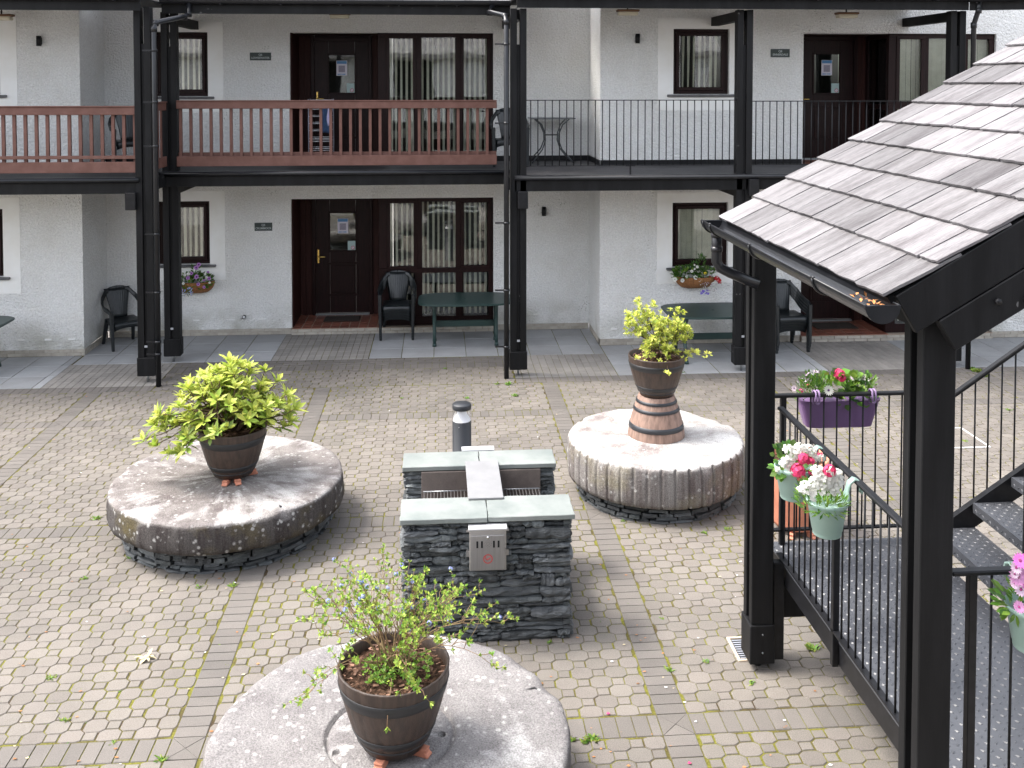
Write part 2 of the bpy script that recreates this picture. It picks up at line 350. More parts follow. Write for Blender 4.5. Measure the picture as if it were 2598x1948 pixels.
def copytree(o, parent=None):
    c = o.copy(); COL.objects.link(c)
    if parent is not None: c.parent = parent
    for ch in o.children: copytree(ch, c)
    return c
def dup(o, loc, rz=0, label=None, group=None):
    c = copytree(o); c.location = loc; c.rotation_euler = (0, 0, rz)
    if label: c['label'] = label
    if group: c['group'] = group
    return c
def text_mesh(txt, size, parent, loc, mat, name='lettering', bold=.0):
    cu_ = bpy.data.curves.new('t', 'FONT'); cu_.body = txt; cu_.size = size; cu_.align_x = 'CENTER'; cu_.align_y = 'CENTER'; cu_.extrude = .0015; cu_.offset = bold
    to = bpy.data.objects.new('t', cu_); COL.objects.link(to)
    me = bpy.data.meshes.new_from_object(to.evaluated_get(bpy.context.evaluated_depsgraph_get()))
    bpy.data.objects.remove(to); bpy.data.curves.remove(cu_)
    me.materials.clear(); me.materials.append(mat)
    o = bpy.data.objects.new(name, me); COL.objects.link(o); o.parent = parent; o.location = loc; o.rotation_euler = (pi/2, 0, 0)
    return o
R = random.uniform
# ---------------------------------------------------------------- ground
g = MB(); g.quad((-60, -60, -.016), (60, -60, -.016), (60, 60, -.016), (-60, 60, -.016))
struct(g.build('ground', M('worn grey paving ground', (.27, .25, .23), .95, col2=(.2, .19, .18), scale=.8, fine=.2)))
g = MB(); g.quad((-9, 3.6, -.0055), (10.9, 3.6, -.0055), (10.9, 16.28, -.0055), (-9, 16.28, -.0055))
struct(g.build('joint_bed', JOINT))

def tile(mb, poly, z=0., inset=.004, drop=.007, jit=.0012):
    """one paving block: worn top face and a small chamfer down into the joint"""
    n = len(poly); cx = sum(p[0] for p in poly)/n; cy = sum(p[1] for p in poly)/n
    z = z+R(-jit, jit); tx, ty = R(-.004, .004), R(-.004, .004)
    top = []; 
    for x, y in poly:
        d = sqrt((x-cx)**2+(y-cy)**2); k = 1-inset*1.35/d
        px, py = cx+(x-cx)*k, cy+(y-cy)*k
        top.append((px, py, z+(px-cx)*tx+(py-cy)*ty))
    bot = [(x, y, z-drop) for x, y in poly]
    mb.add(bot+top, [tuple(range(n, 2*n))]+[(i, (i+1) % n, n+(i+1) % n, n+i) for i in range(n)])
def grid_tiles(mb, x0, x1, y0, y1, w, h, gap=.004, bond=0, **k):
    ny = max(1, round((y1-y0)/h)); h = (y1-y0)/ny
    for j in range(ny):
        off = bond*(j % 2)*w; x = x0-off
        while x < x1-.01:
            a, b = max(x, x0), min(x+w, x1)
            if b-a > .02:
                gg = gap*R(.6, 1.5)/2
                tile(mb, [(a+gg, y0+j*h+gg), (b-gg, y0+j*h+gg), (b-gg, y0+(j+1)*h-gg), (a+gg, y0+(j+1)*h-gg)], **k)
            x += w
PW = .232          # pitch of the eight sided blocks along a row
def field(mb, x0, x1, y0, y1):
    rp = .107; ny = round((y1-y0)/rp); rp = (y1-y0)/ny
    nx = max(1, round((x1-x0)/PW)); pw = (x1-x0)/nx
    so = .086; oc = pw-so; e = .0145      # small square, eight sided block, bulge
    for j in range(ny):
        cy = y0+(j+.5)*rp
        for i in range(-1, nx+1):
            cx = x0+(i+.5*(j % 2)+.25)*pw+R(-.002, .002); yy = cy+R(-.0015, .0015)
            big = .0032 if noise.noise(Vector((cx*.5, cy*.5, 1.7)))+(.10 if cy < 9.3 else -.02) > .10 else 0
            gl = .0030*R(.6, 1.9)+big*R(.3, 1); gy = .0016*R(.6, 1.8)+big*R(.3, .9); gi = .0008+big*.5
            a, h0, h1, k = oc/2, rp/2-e, rp/2+e, so/2
            oct_ = [(-a+gl, -h0), (-k, -h1+gy), (k, -h1+gy), (a-gi, -h0), (a-gi, h0), (k, h1-gy), (-k, h1-gy), (-a+gl, h0)]
            sq = [(-k+gi, -h0+gy), (k-gl, -h0+gy), (k-gl, h0-gy), (-k+gi, h0-gy)]
            for ctr, poly in ((cx, oct_), (cx+pw/2, sq)):
                pts = [(min(max(ctr+x, x0+.003), x1-.003), min(max(yy+y, y0+.003), y1-.003)) for x, y in poly]
                if max(p[0] for p in pts)-min(p[0] for p in pts) < .02 or max(p[1] for p in pts)-min(p[1] for p in pts) < .02: continue
                ang = []
                for p in pts:
                    if not ang or (abs(p[0]-ang[-1][0])+abs(p[1]-ang[-1][1])) > .001: ang.append(p)
                if len(ang) > 2: tile(mb, ang)
XC = [-7.85, -4.74, -1.70, 1.41, 4.52, 7.63, 10.74]; YC = [2.88, 5.99, 9.09, 12.04]; CW = .21
fp, dc = MB(), MB()
ys = [(YC[0]+CW, YC[1]), (YC[1]+CW, YC[2]), (YC[2]+CW, YC[3]), (YC[3]+CW, 13.38)]
for yi, (ya, yb) in enumerate(ys):
    for xi in range(len(XC)-1):
        xa, xb = XC[xi]+CW, XC[xi+1]
        field(fp, xa, xb, max(ya, 3.6), yb)
    for xi in range(len(XC)):
        if yi < 3: grid_tiles(dc, XC[xi], XC[xi]+CW, max(ya, 3.6), yb, CW, .105)
        else: grid_tiles(dc, XC[xi], XC[xi]+CW, ya, yb, CW, .105)
for yi, y in enumerate(YC[1:]):
    for xi in range(len(XC)-1):
        grid_tiles(dc, XC[xi]+CW, XC[xi+1], y, y+CW, .105, CW)
    for x in XC:
        m_ = ((x, y), (x+CW, y), (x+CW, y+CW), (x, y+CW)); ce = (x+CW/2, y+CW/2)
        for k in range(4):
            a, b = m_[k], m_[(k+1) % 4]
            tile(dc, [(a[0]*.97+ce[0]*.03, a[1]*.97+ce[1]*.03), (b[0]*.97+ce[0]*.03, b[1]*.97+ce[1]*.03), ce], inset=.002)
field(fp, -3.9, 1.05, 13.385, 14.18)
grid_tiles(dc, -9, -3.905, 13.385, 13.625, .105, .24); grid_tiles(dc, 1.055, 10.9, 13.385, 13.625, .105, .24)
grid_tiles(dc, -3.9, 1.05, 14.185, 14.405, .105, .22); grid_tiles(dc, -3.9, 1.05, 14.41, 14.73, .21, .105, bond=.5)
struct(fp.build('paving', PAVER)); struct(dc.build('paving_course', PAVERD))
sb, bp = MB(), MB()
for a, b, c, d in ((-9, -5.44, 13.63, 15.22), (-5.42, -3.995, 14.735, 16.29), (-3.995, -2.53, 14.735, 16.29), (-1.08, 2.525, 14.755, 16.29), (2.53, 5.61, 13.63, 15.22), (7.19, 10.9, 13.63, 15.22)):
    grid_tiles(sb, a, b, c, d, .492, .49, gap=.007, inset=.003, jit=.0015)
for a, b, c, d in ((-5.44, -3.905, 13.63, 14.73), (-2.53, -1.085, 14.735, 16.29), (1.055, 2.525, 13.63, 14.75), (5.615, 7.185, 13.63, 15.22)):
    grid_tiles(bp, a, b, c, d, .105, .215)
struct(sb.build('paving_slabs', SLAB)); struct(bp.build('block_paving', BRICKP))

# moss and weeds that grow out of the joints: nobody could count the sprigs
wd = MB()
def tuft(mb, x, y, s, n, z=0.):
    for k in range(n):
        a = R(0, 2*pi); r = R(0, s); px, py = x+cos(a)*r, y+sin(a)*r; h = R(.3, 1)*s*.7; b = R(0, 2*pi); w = s*R(.12, .3)
        l = R(.4, 1)*s
        mb.add([(px-sin(b)*w, py+cos(b)*w, z), (px+sin(b)*w, py-cos(b)*w, z), (px+cos(b)*l+sin(b)*w*.4, py+sin(b)*l-cos(b)*w*.4, z+h), (px+cos(b)*l*1.3, py+sin(b)*l*1.3, z+h*.8)], [(0, 1, 2), (0, 2, 3)], False, random.choice((0, 0, 1)))
for x, y, s, n in ((1290, 975, .07, 60), (1185, 1010, .05, 30), (1308, 1004, .07, 60), (1262, 975, .05, 30), (1130, 935, .04, 25), (1020, 1010, .04, 25), (1345, 1020, .03, 12), (1730, 945, .05, 40), (2480, 942, .10, 120), (2500, 955, .08, 60), (2465, 935, .08, 60),
        (245, 1316, .06, 50), (505, 1490, .045, 26), (590, 1487, .05, 40), (335, 1415, .05, 35), (215, 1468, .045, 30), (130, 1720, .045, 35), (1505, 1874, .06, 60), (1485, 1880, .05, 40), (1450, 1878, .05, 30), (1395, 1630, .035, 25), (1697, 1700, .045, 30), (1793, 1680, .04, 22), (165, 1828, .04, 24), (410, 1926, .05, 30), (290, 1885, .035, 18),
        (1787, 1352, .05, 26), (1848, 1342, .05, 26), (1580, 1322, .04, 20), (2060, 1645, .07, 50), (1905, 1735, .05, 20), (1680, 1570, .03, 15), (2330, 1140, .05, 25), (2560, 1040, .05, 25), (2450, 1120, .05, 25)):
    p = atz(x, y, 0); tuft(wd, p.x, p.y, s*.62, int(n*.7))
for k in range(700):
    p = atz(R(0, 2000), R(990, 1948), 0)
    if -1.3 < p.x-(-1.98) < 1.1 and 8.2 < p.y < 10.3: continue
    if noise.noise(Vector((p.x*.6, p.y*.6, 3))) < -.05: continue
    tuft(wd, p.x, p.y, R(.006, .016), random.randint(2, 6), -.006)
struct(wd.build('weeds', [LEAFG2, M('moss green', (.16, .19, .03), .9, island=.3)]), 'stuff')

# ---------------------------------------------------------------- apartment building
FW, BW = 15.23, 16.30          # front and set back wall planes
bld = thing('apartment_building', 'white roughcast two storey apartment block with black galleries', 'building', (0, 16.3, 0))
def wall_y(mb, x0, x1, z0, z1, Y, holes, depth):
    xs = sorted({x0, x1, *[h[0] for h in holes], *[h[1] for h in holes]}); zs = sorted({z0, z1, *[h[2] for h in holes], *[h[3] for h in holes]})
    for i in range(len(xs)-1):
        for j in range(len(zs)-1):
            a, b, c, d = xs[i], xs[i+1], zs[j], zs[j+1]
            if any(h[0] <= a and b <= h[1] and h[2] <= c and d <= h[3] for h in holes): continue
            mb.quad((a, Y, c), (b, Y, c), (b, Y, d), (a, Y, d))
            mb.quad((b, Y+.3, c), (a, Y+.3, c), (a, Y+.3, d), (b, Y+.3, d))
    for a, b, c, d in holes:
        for q in (((a, Y, c), (a, Y, d), (a, Y+depth, d), (a, Y+depth, c)), ((b, Y, d), (b, Y, c), (b, Y+depth, c), (b, Y+depth, d)),
                  ((a, Y, d), (b, Y, d), (b, Y+depth, d), (a, Y+depth, d)), ((b, Y, c), (a, Y, c), (a, Y+depth, c), (b, Y+depth, c)))[:(3 if b-a > 2 else 4)]: mb.quad(*q)
FZ = 2.745
winM = [(-4.60, -3.77, 1.185+k*2.76, 2.225+k*2.765) for k in (0, 1)]
winR = [(3.685, 4.585, 1.23+k*2.755, 2.26+k*2.755) for k in (0, 1)]
winL = [(-7.55, -6.585, 1.23+k*2.755, 2.26+k*2.755) for k in (0, 1)]
dorM = [(-2.45, .895, .10, 2.245), (-2.45, .895, 2.86, 4.99)]
dorR = [(5.79, 8.99, .10, 2.22), (5.79, 8.99, 2.86, 4.955)]
w1 = MB()
wall_y(w1, -12, -5.42, .10, 5.75, FW, winL, .14)
wall_y(w1, 2.52, 11, .10, 5.75, FW, winR+dorR, .3)
wall_y(w1, -5.42, 2.52, .10, 5.75, BW, winM+dorM, .3)
w1.quad((-5.42, FW, .1), (-5.42, BW, .1), (-5.42, BW, 5.75), (-5.42, FW, 5.75))
w1.quad((2.52, BW, .1), (2.52, FW, .1), (2.52, FW, 5.75), (2.52, BW, 5.75))
w1.build('wall', WHITE, bld)
pl = MB()
def plinth(x0, x1, Y):
    x = x0; j = 0
    for row in (0, 1):
        x = x0-(.11 if row else 0)
        while x < x1:
            a, b = max(x, x0), min(x+.212, x1)
            if b-a > .02: pl.box(a, b-.006, Y-.004, Y+.1, row*.052, row*.052+.046)
            x += .218
    pl.box(x0, x1, Y+.004, Y+.12, 0, .099)
plinth(-12, -5.424, FW); plinth(-5.4, -2.46, BW); plinth(.905, 2.5, BW); plinth(2.524, 5.78, FW); plinth(9.0, 11, FW)
for a_, b_, Y_ in ((-2.45, .895, BW-.05), (5.79, 8.99, FW-.05)):
    for row in (0, 1):
        x = a_-(.11 if row else 0)
        while x < b_:
            u_, v_ = max(x, a_), min(x+.212, b_)
            if v_-u_ > .02: pl.box(u_, v_-.006, Y_-.014, Y_+.02, row*.045, row*.045+.039)
            x += .218
for X, s in ((-5.43, 1), (2.53, -1)):
    for row in (0, 1):
        y = FW
        while y < BW:
            pl.box(X-.02 if s > 0 else X-.006, X+.016 if s > 0 else X+.02, y, min(y+.212, BW), row*.052, row*.052+.046); y += .218
pl.build('plinth', PLINTH, bld)
for x, Y in ((-6.35, FW), (-5.95, FW), (-5.6, FW), (-4.0, BW), (-3.42, BW), (-2.95, BW), (1.62, BW), (2.05, BW), (2.75, FW), (9.3, FW)):
    vt = MB(); vt.box(x-.05, x+.05, Y-.012, Y, .245, .27); vt.build('weep_vent', SMOOTHW, bld)
ov = MB(); p = at(620, 803, BW); ov.tube([(p.x, BW+.02, p.z), (p.x, BW-.06, p.z)], [.03, .03], 14, 0, True, False); ov.tube([(p.x, BW+.02, p.z), (p.x, BW-.055, p.z)], [.02, .02], 14, 1)
ov.build('overflow_pipe', [PVC, WHITEP], bld)

def blind(parent, x0, x1, z0, z1, Y, fill=.55, seed=0, axis='x'):
    rr = random.Random(seed); mb = MB(); x = x0
    while x < x1:
        w = .05 if fill < .9 else .085
        a = rr.uniform(-.5, .5)
        if axis == 'x': mb.add([(x, Y+a*.02, z0), (x+w*(rr.uniform(.4, 1) if fill < .9 else 1), Y-a*.02, z0), (x+w*(rr.uniform(.6, 1) if fill < .9 else 1), Y-a*.02, z1), (x, Y+a*.02, z1)], [(0, 1, 2, 3)])
        else: mb.add([(Y, x, z0), (Y, x+w, z0), (Y, x+w, z1), (Y, x, z1)], [(0, 1, 2, 3)])
        x += .088 if fill < .9 else .087
    return mb.build('blind', CURTAIN, parent)
def frame_rect(mb, x0, x1, z0, z1, Y, t, d, mi=0):
    mb.box(x0, x1, Y, Y+d, z1-t, z1, mi); mb.box(x0, x1, Y, Y+d, z0, z0+t, mi)
    mb.box(x0, x0+t, Y, Y+d, z0+t, z1-t, mi); mb.box(x1-t, x1, Y, Y+d, z0+t, z1-t, mi)
def window(x0, x1, z0, z1, Y, seed, fill=.55, bottom=True):
    f = MB(); frame_rect(f, x0, x1, z0, z1, Y+.07, .052, .06); frame_rect(f, x0+.054, x1-.054, z0+.056, z1-.054, Y+.055, .055, .055)
    wo = f.build('window', DKWOOD, bld, bevel=.006)
    g_ = MB(); g_.box(x0+.1, x1-.1, Y+.09, Y+.096, z0+.1, z1-.1); g_.build('pane', GLASS, wo)
    blind(wo, x0+.1, x1-.1, z0+.1, z1-.1, Y+.2, fill, seed)
    s = MB(); s.box(x0-.10, x1+.10, Y-.055, Y+.07, z0-.045, z0-.005); s.build('sill', SLATESILL, wo, bevel=.008)
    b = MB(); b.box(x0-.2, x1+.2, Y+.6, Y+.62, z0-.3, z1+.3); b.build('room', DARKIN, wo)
    if bottom:
        r = MB(); q = .006; Yb = Y-q
        r.box(x0-.25, x0, Yb, Y+.002, z0-.26, z1+.17); r.box(x1, x1+.25, Yb, Y+.002, z0-.26, z1+.17); r.box(x0, x1, Yb, Y+.002, z1, z1+.17); r.box(x0, x1, Yb, Y+.002, z0-.26, z0-.046)
        r.build('surround', SMOOTHW, wo)
for k in (0, 1):
    window(*winM[k], BW, 3+k); window(*winR[k], FW, 8+k, .95 if k == 0 else .55); window(*winL[k], FW, 15+k)

def poster(parent_name, x, z, Y, label, group):
    t = thing('notice', label, 'notice', (x, Y, z), 0, group)
    m = MB(); m.box(-.093, .093, -.0015, .0015, -.13, .13); m.build('sheet', PAPER, t, world=False)
    m = MB(); m.box(-.085, .085, -.004, -.0015, .075, .124); m.build('header', PBLUE, t, world=False)
    m = MB(); m.box(-.055, .055, -.004, -.0015, -.07, .045); m.build('grey_panel', M('grey print', (.30, .28, .36), .9, col2=(.38, .36, .44), scale=60), t, world=False)
    m = MB()
    for a, b in ((-.078, -.03), (-.024, -.006), (.008, .03), (.034, .062)): m.box(a, b, -.004, -.0015, -.115, -.098)
    m.build('footer_print', PBLUE, t, world=False)
def sticker(x, z, Y, label, group):
    t = thing('no_smoking_sticker', label, 'sticker', (x, Y, z), 0, group)
    m = MB(); m.box(-.066, .066, -.0015, .0015, -.08, .08); m.build('sheet', STICK, t, world=False)
    m = MB(); c = (.022, -.040)
    m.add([(c[0]+.031*cos(2*pi*k/20), -.003, c[1]+.031*sin(2*pi*k/20)) for k in range(20)], [tuple(range(20))]); m.build('disc', PAPER, t, world=False)
    m = MB()
    for k in range(20):
        a, b = 2*pi*k/20, 2*pi*(k+1)/20
        m.add([(c[0]+r*cos(q), -.0045, c[1]+r*sin(q)) for r, q in ((.024, a), (.033, a), (.033, b), (.024, b))], [(0, 1, 2, 3)])
    m.beam((c[0]-.02, -.0045, c[1]+.02), (c[0]+.02, -.0045, c[1]-.02), .003, .009, 0, (0, 1, 0)); m.build('ring', M('pink red print', (.45, .10, .12), .7), t, world=False)
def unit(xl, xr, zf, ztop, Y, seed, words, light=.55):
    """recessed front door with the bay window beside it"""
    DY = Y+.92; dx = xl+2.45; dz = zf-.10
    d = MB()
    x = xl+.02
    d.box(xl+.002, xl+.02, Y+.05, DY, zf, ztop)                      # boarded reveal
    d.box(xl+.002, xr, Y+.301, DY+.05, ztop+.001, ztop+.02); d.box(xl-.02, xl+.001, Y+.301, DY+.05, zf, ztop)
    dl, dr = -2.165+dx, -1.235+dx
    def board(a, b):
        x = a
        while x < b-.01: d.box(x+.003, min(x+.092, b)-.003, DY-.012, DY, zf, ztop); x += .092
        d.box(a, b, DY, DY+.04, zf, ztop)
    board(xl+.02, dl-.06); board(dr+.06, -1.02+dx)
    d.build('door_surround', M('red brown boards', (.028, .0105, .009), .55, spec=.15, col2=(.042, .015, .0125), scale=6, stretch=(5, 5, .4)), bld)
    fr = MB(); fr.box(dl-.06, dl, DY-.05, DY+.05, zf, ztop); fr.box(dr, dr+.06, DY-.05, DY+.05, zf, ztop); fr.box(dl, dr, DY-.05, DY+.05, zf+2.02, zf+2.09)
    fr.box(dl, dr, DY, DY+.05, zf+2.09, ztop)
    leaf = MB(); gx0, gx1, gz0, gz1 = dl+.245, dr-.235, zf+1.13, zf+1.79
    for a, b, c, e in ((dl, gx0, zf+.03, zf+2.02), (gx1, dr, zf+.03, zf+2.02), (gx0, gx1, zf+.03, gz0), (gx0, gx1, gz1, zf+2.02)): leaf.box(a+.002, b-.002, DY-.01, DY+.04, c, e)
    do = leaf.build('door', DKWOOD, bld)
    fr.build('door_frame', DKWOOD, do, bevel=.006)
    pn = MB(); frame_rect(pn, gx0-.025, gx1+.025, gz0-.025, gz1+.025, DY-.022, .03, .014)
    frame_rect(pn, gx0-.04, gx1+.04, zf+.33, zf+.92, DY-.022, .035, .014); pn.box(gx0+.02, gx1-.02, DY-.018, DY-.008, zf+.39, zf+.86)
    pn.build('door_moulding', DKWOOD, do, bevel=.005)
    g_ = MB(); g_.box(gx0+.003, gx1-.003, DY+.004, DY+.01, gz0+.003, gz1-.003); g_.build('pane', GLASSD, do)
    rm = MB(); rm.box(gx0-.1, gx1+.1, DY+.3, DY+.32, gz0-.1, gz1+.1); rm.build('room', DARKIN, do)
    h = MB(); hx, hz = dl+.045, zf+1.03; h.box(hx-.017, hx+.017, DY-.02, DY-.011, hz-.12, hz+.12); h.tube([(hx, DY-.02, hz), (hx, DY-.06, hz), (hx+.12, DY-.06, hz-.005)], .009, 8); h.build('handle', BRASS, do, bevel=.003)
    th = MB(); th.box(dl, dr, DY-.08, DY-.012, zf+.004, zf+.03); th.build('threshold', GREY, do)
    px_ = gx0+.135*(gx1-gx0)/.4+.06
    poster('', (gx0+gx1)/2, zf+1.56, DY-.006, 'white notice with blue header on the '+words+' door', 'notices on the front doors')
    sticker(gx1-.075, zf+1.215, DY-.006, 'pale no smoking sticker low on the '+words+' door glass', 'stickers on the front doors')
    # tiled step
    ts = MB(); grid_tiles(ts, xl+.004, xr-.004 if zf > 1 else -1.0+dx, Y-.045, DY, .155, .158, gap=.012, z=zf, drop=.006)
    ts.build('step_tiles', TERRATILE, bld)
    sbx = MB(); sbx.box(xl+.002, xr-.002, Y-.046, DY+.05, zf-.1+.001, zf-.0065); sbx.build('step', M('grout', (.30, .24, .19), .95), bld)
    # bay window
    wx0, wx1 = -1.02+dx, xr; WY = Y+.05
    S = (wx1-wx0)/(.895+1.02)
    xs = [(-.845, -.42), (-.298, .262), (.385, .815)]
    f = MB(); f.box(wx0, wx1, WY, WY+.07, ztop-.07, ztop); f.box(wx0, wx1, WY, WY+.07, zf, zf+.14)
    zt = zf+.92; f.box(wx0, wx1, WY-.01, WY+.07, zt-.04, zt+.04)
    xe = [wx0]
    for a, b in xs: xe += [wx0+(a+1.02)*S, wx0+(b+1.02)*S]
    xe.append(wx1)
    for i in range(0, 8, 2): f.box(xe[i], xe[i+1], WY+.002, WY+.068, zf+.14, zt-.04); f.box(xe[i], xe[i+1], WY+.002, WY+.068, zt+.04, ztop-.07)
    f.box(wx0, wx0+.09, WY+.07, WY+.10, zf, ztop); f.box(wx0, wx0+.08, DY-.1, DY, zf, ztop); f.box(wx0, wx0+.05, WY+.1, DY-.1, zf, zf+.14); f.box(wx0, wx0+.05, WY+.1, DY-.1, ztop-.07, ztop); f.box(wx0, wx0+.05, WY+.1, DY-.1, zt-.05, zt+.03)
    wo = f.build('bay_window', DKWOOD, bld, bevel=.004)
    for i in (0, 2):
        o = MB(); frame_rect(o, xe[1+2*i]-.04, xe[2+2*i]+.04, zt+.02, ztop-.03, WY-.014, .06, .03); o.build('sash', DKWOOD, wo, bevel=.006)
    g_ = MB()
    for i in range(3):
        a, b = xe[1+2*i], xe[2+2*i]
        ea = .02 if i in (0, 2) else 0
        for c, e in ((zf+.142, zt-.042), (zt+.042+ea, ztop-.072-ea)): g_.box(a+.002+ea, b-.002-ea, WY+.03, WY+.036, c, e)
    g_.build('pane', GLASS, wo)
    g2 = MB(); g2.box(wx0+.02, wx0+.026, WY+.1, DY-.1, zf+.14, ztop-.07); g2.build('side_pane', GLASS, wo)
    blind(wo, wx0+.1, wx1-.05, zf+.15, ztop-.08, WY+.16, light, seed)
    blind(wo, WY+.12, DY-.1, zf+.15, ztop-.08, wx0+.09, .95, seed, 'y')
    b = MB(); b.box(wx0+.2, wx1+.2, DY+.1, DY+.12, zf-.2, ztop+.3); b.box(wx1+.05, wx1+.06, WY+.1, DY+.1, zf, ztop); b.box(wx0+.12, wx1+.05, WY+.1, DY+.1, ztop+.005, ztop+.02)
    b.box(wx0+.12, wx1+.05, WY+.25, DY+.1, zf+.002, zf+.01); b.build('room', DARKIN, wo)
    return do
unit(*dorM[0][:2], .10, dorM[0][3], BW, 1, 'lower middle')
unit(*dorM[1][:2], 2.86, dorM[1][3], BW, 2, 'upper middle')
unit(*dorR[0][:2], .10, dorR[0][3], FW, 5, 'lower right', .55)
unit(*dorR[1][:2], 2.86, dorR[1][3], FW, 6, 'upper right', .95)

# balcony decks and edge beams
DZ = 2.86
bays = [(-12, -4.12, 13.72, FW), (-4.12, 1.05, 14.62, BW), (1.05, 11, 13.62, FW)]
dk = MB()
for a, b, y0, y1 in bays:
    y = y0+.02; n = 0
    while y < y1-.01:
        dk.box(a, b, y, min(y+.052, y1-.003), DZ-.028, DZ-.003*(n % 2)); y += .056; n += 1
dk.box(-5.42, -4.12, FW, BW, DZ-.03, DZ-.002); dk.box(1.05, 2.52, FW, BW, DZ-.03, DZ-.002)
dk.build('balcony_deck', M('black grooved deck', (.030, .030, .033), .5, col2=(.055, .052, .055), scale=2.5), bld)
eb = MB(); ng = MB(); sk = MB()
for a, b, y0, y1 in bays:
    eb.box(a+.004, b-.004, y0+.04, y0+.12, 2.635, DZ-.035)
    ng.tube([(a, y0+.012, DZ-.035), (b, y0+.012, DZ-.035)], .036, 12)
for a, b, Y in ((-5.42, -2.46, BW), (.9, 2.52, BW), (2.52, 5.78, FW), (-12, -5.42, FW), (9, 11, FW)): sk.box(a+.003, b-.003, Y-.014, Y-.001, DZ-.02, DZ+.085)
sk.box(2.503, 2.519, FW, BW-.016, DZ-.02, DZ+.085)
for (y0, y1, X) in ((13.76, 14.66, -4.06), (13.70, 14.66, 1.0)): eb.box(X-.04, X+.04, y0+.1, y1, 2.64, DZ-.04)
eb.build('edge_beam', BLACKT, bld); ng.build('deck_nosing', PVC, bld); sk.build('skirting', BLACKM, bld)
sf = MB()
for a, b, y0, y1 in bays: sf.box(a+.003, b-.003, y0+.13, y1-.002, 2.70, 2.72)
sf.build('deck_underside', M('grey soffit board', (.20, .19, .17), .9), bld)

# gallery posts: a pair of planks with packing blocks, a boxed foot and a steel pin to the ground
def gpost(X, Y, w=.225, d=.15, zt=5.2):
    pw = w*.40; m = MB()
    m.box(X-w/2, X-w/2+pw, Y, Y+d, .36, zt); m.box(X+w/2-pw, X+w/2, Y, Y+d, .36, zt)
    m.box(X-w/2+pw, X+w/2-pw, Y+.03, Y+d-.03, .36, zt-.5)
    po = m.build('post', BLACKT, bld, bevel=.005)
    s = MB(); s.box(X-w/2-.012, X+w/2+.012, Y-.012, Y+d+.012, .10, .36); s.build('post_foot', BLACKT, po, bevel=.008)
    s = MB(); s.tube([(X, Y+d/2, 0), (X, Y+d/2, .12)], .016, 10); s.build('post_pin', GREY, po)
    s = MB(); s.box(X-.02, X+.02, Y-.004, Y, .50, .53); s.build('post_label', M('silver tag', (.32, .33, .35), .5), po)
    return po
POSTS = [(-4.06, 13.74), (-3.97, 14.72), (1.105, 13.66), (4.345, 13.66), (7.47, 13.62)]
for X, Y in POSTS: gpost(X, Y)
gpost(-8.6, 13.74)
for X, y0, y1, zs_ in ((-3.97, 14.87, BW, (5.03, 2.50)), (4.345, 13.81, FW, (5.06, 2.51)), (7.47, 13.77, FW, (5.06, 2.51)), (1.105, 13.81, BW, (5.06,))):
    for z in zs_: kb = MB(); kb.box(X-.06, X+.06, y0, y1-.002, z, z+.135); kb.build('tie_beam', BLACKT, bld)
for X, Y, z in ((-4.22, 13.70, 2.42), (1.16, 13.60, 2.40), (4.46, 13.60, 2.55)): sw = MB(); sw.box(X-.07, X+.07, Y-.05, Y+.05, z, z+.24); sw.build('junction_box', BLACKM, bld, bevel=.008)

# eaves: fascia, half round gutters, slate roofs over the galleries
fa, gu, rf = MB(), MB(), MB()
def eave(a, b, Y, zb):
    fa.box(a, b, Y, Y+.03, zb, zb+.17); fa.box(a, b, Y+.03, Y+1.75, zb+.17, zb+.19)
    n = 10
    for k in range(n):
        q0, q1 = pi+pi*k/n, pi+pi*(k+1)/n; r = .06; zc = zb+.19; yc = Y-.062
        gu.quad((a, yc+r*cos(q0), zc+r*sin(q0)), (b, yc+r*cos(q0), zc+r*sin(q0)), (b, yc+r*cos(q1), zc+r*sin(q1)), (a, yc+r*cos(q1), zc+r*sin(q1)))
    gu.tube([(a, Y-.124, zb+.192), (b, Y-.124, zb+.192)], .008, 6)
    x = a
    while x < b:
        gu.box(x, x+.02, Y-.13, Y-.002, zb+.125, zb+.135); fa.box(x+.3, x+.325, Y-.004, Y, zb+.05, zb+.08); x += .85
    s = .62; r = 0
    while r < 12:
        y0 = Y-.07+r*.25; z0 = zb+.215+r*.25*s; x = a
        while x < b:
            w = R(.28, .4); x2 = min(x+w, b)
            rf.add([(x+.004, y0, z0), (x2-.004, y0, z0), (x2-.004, y0+.27, z0+.27*s-.012), (x+.004, y0+.27, z0+.27*s-.012), (x+.004, y0, z0-.012), (x2-.004, y0, z0-.012)], [(0, 1, 2, 3), (5, 4, 0, 1) if False else (4, 5, 1, 0)])
            x = x2
        r += 1
    rf.quad((a, Y-.05, zb+.19), (b, Y-.05, zb+.19), (b, Y+3.1, zb+.19+3.15*s), (a, Y+3.1, zb+.19+3.15*s))
eave(-12, -4.02, 13.55, 5.135); eave(-4.0, 1.05, 14.50, 5.165); eave(1.07, 7.55, 13.50, 5.20)
fo = fa.build('fascia', BLACKT, bld); gu.build('gutter', PVC, bld); rf.build('roof', FARROOF, bld)
wg = MB(); wg.beam((7.56, 13.50, 5.28), (11, 12.35, 5.28), .03, .17); wg.tube([(7.50, 13.42, 5.36), (11, 12.27, 5.36)], .055, 10); wg.build('fascia', BLACKT, bld)

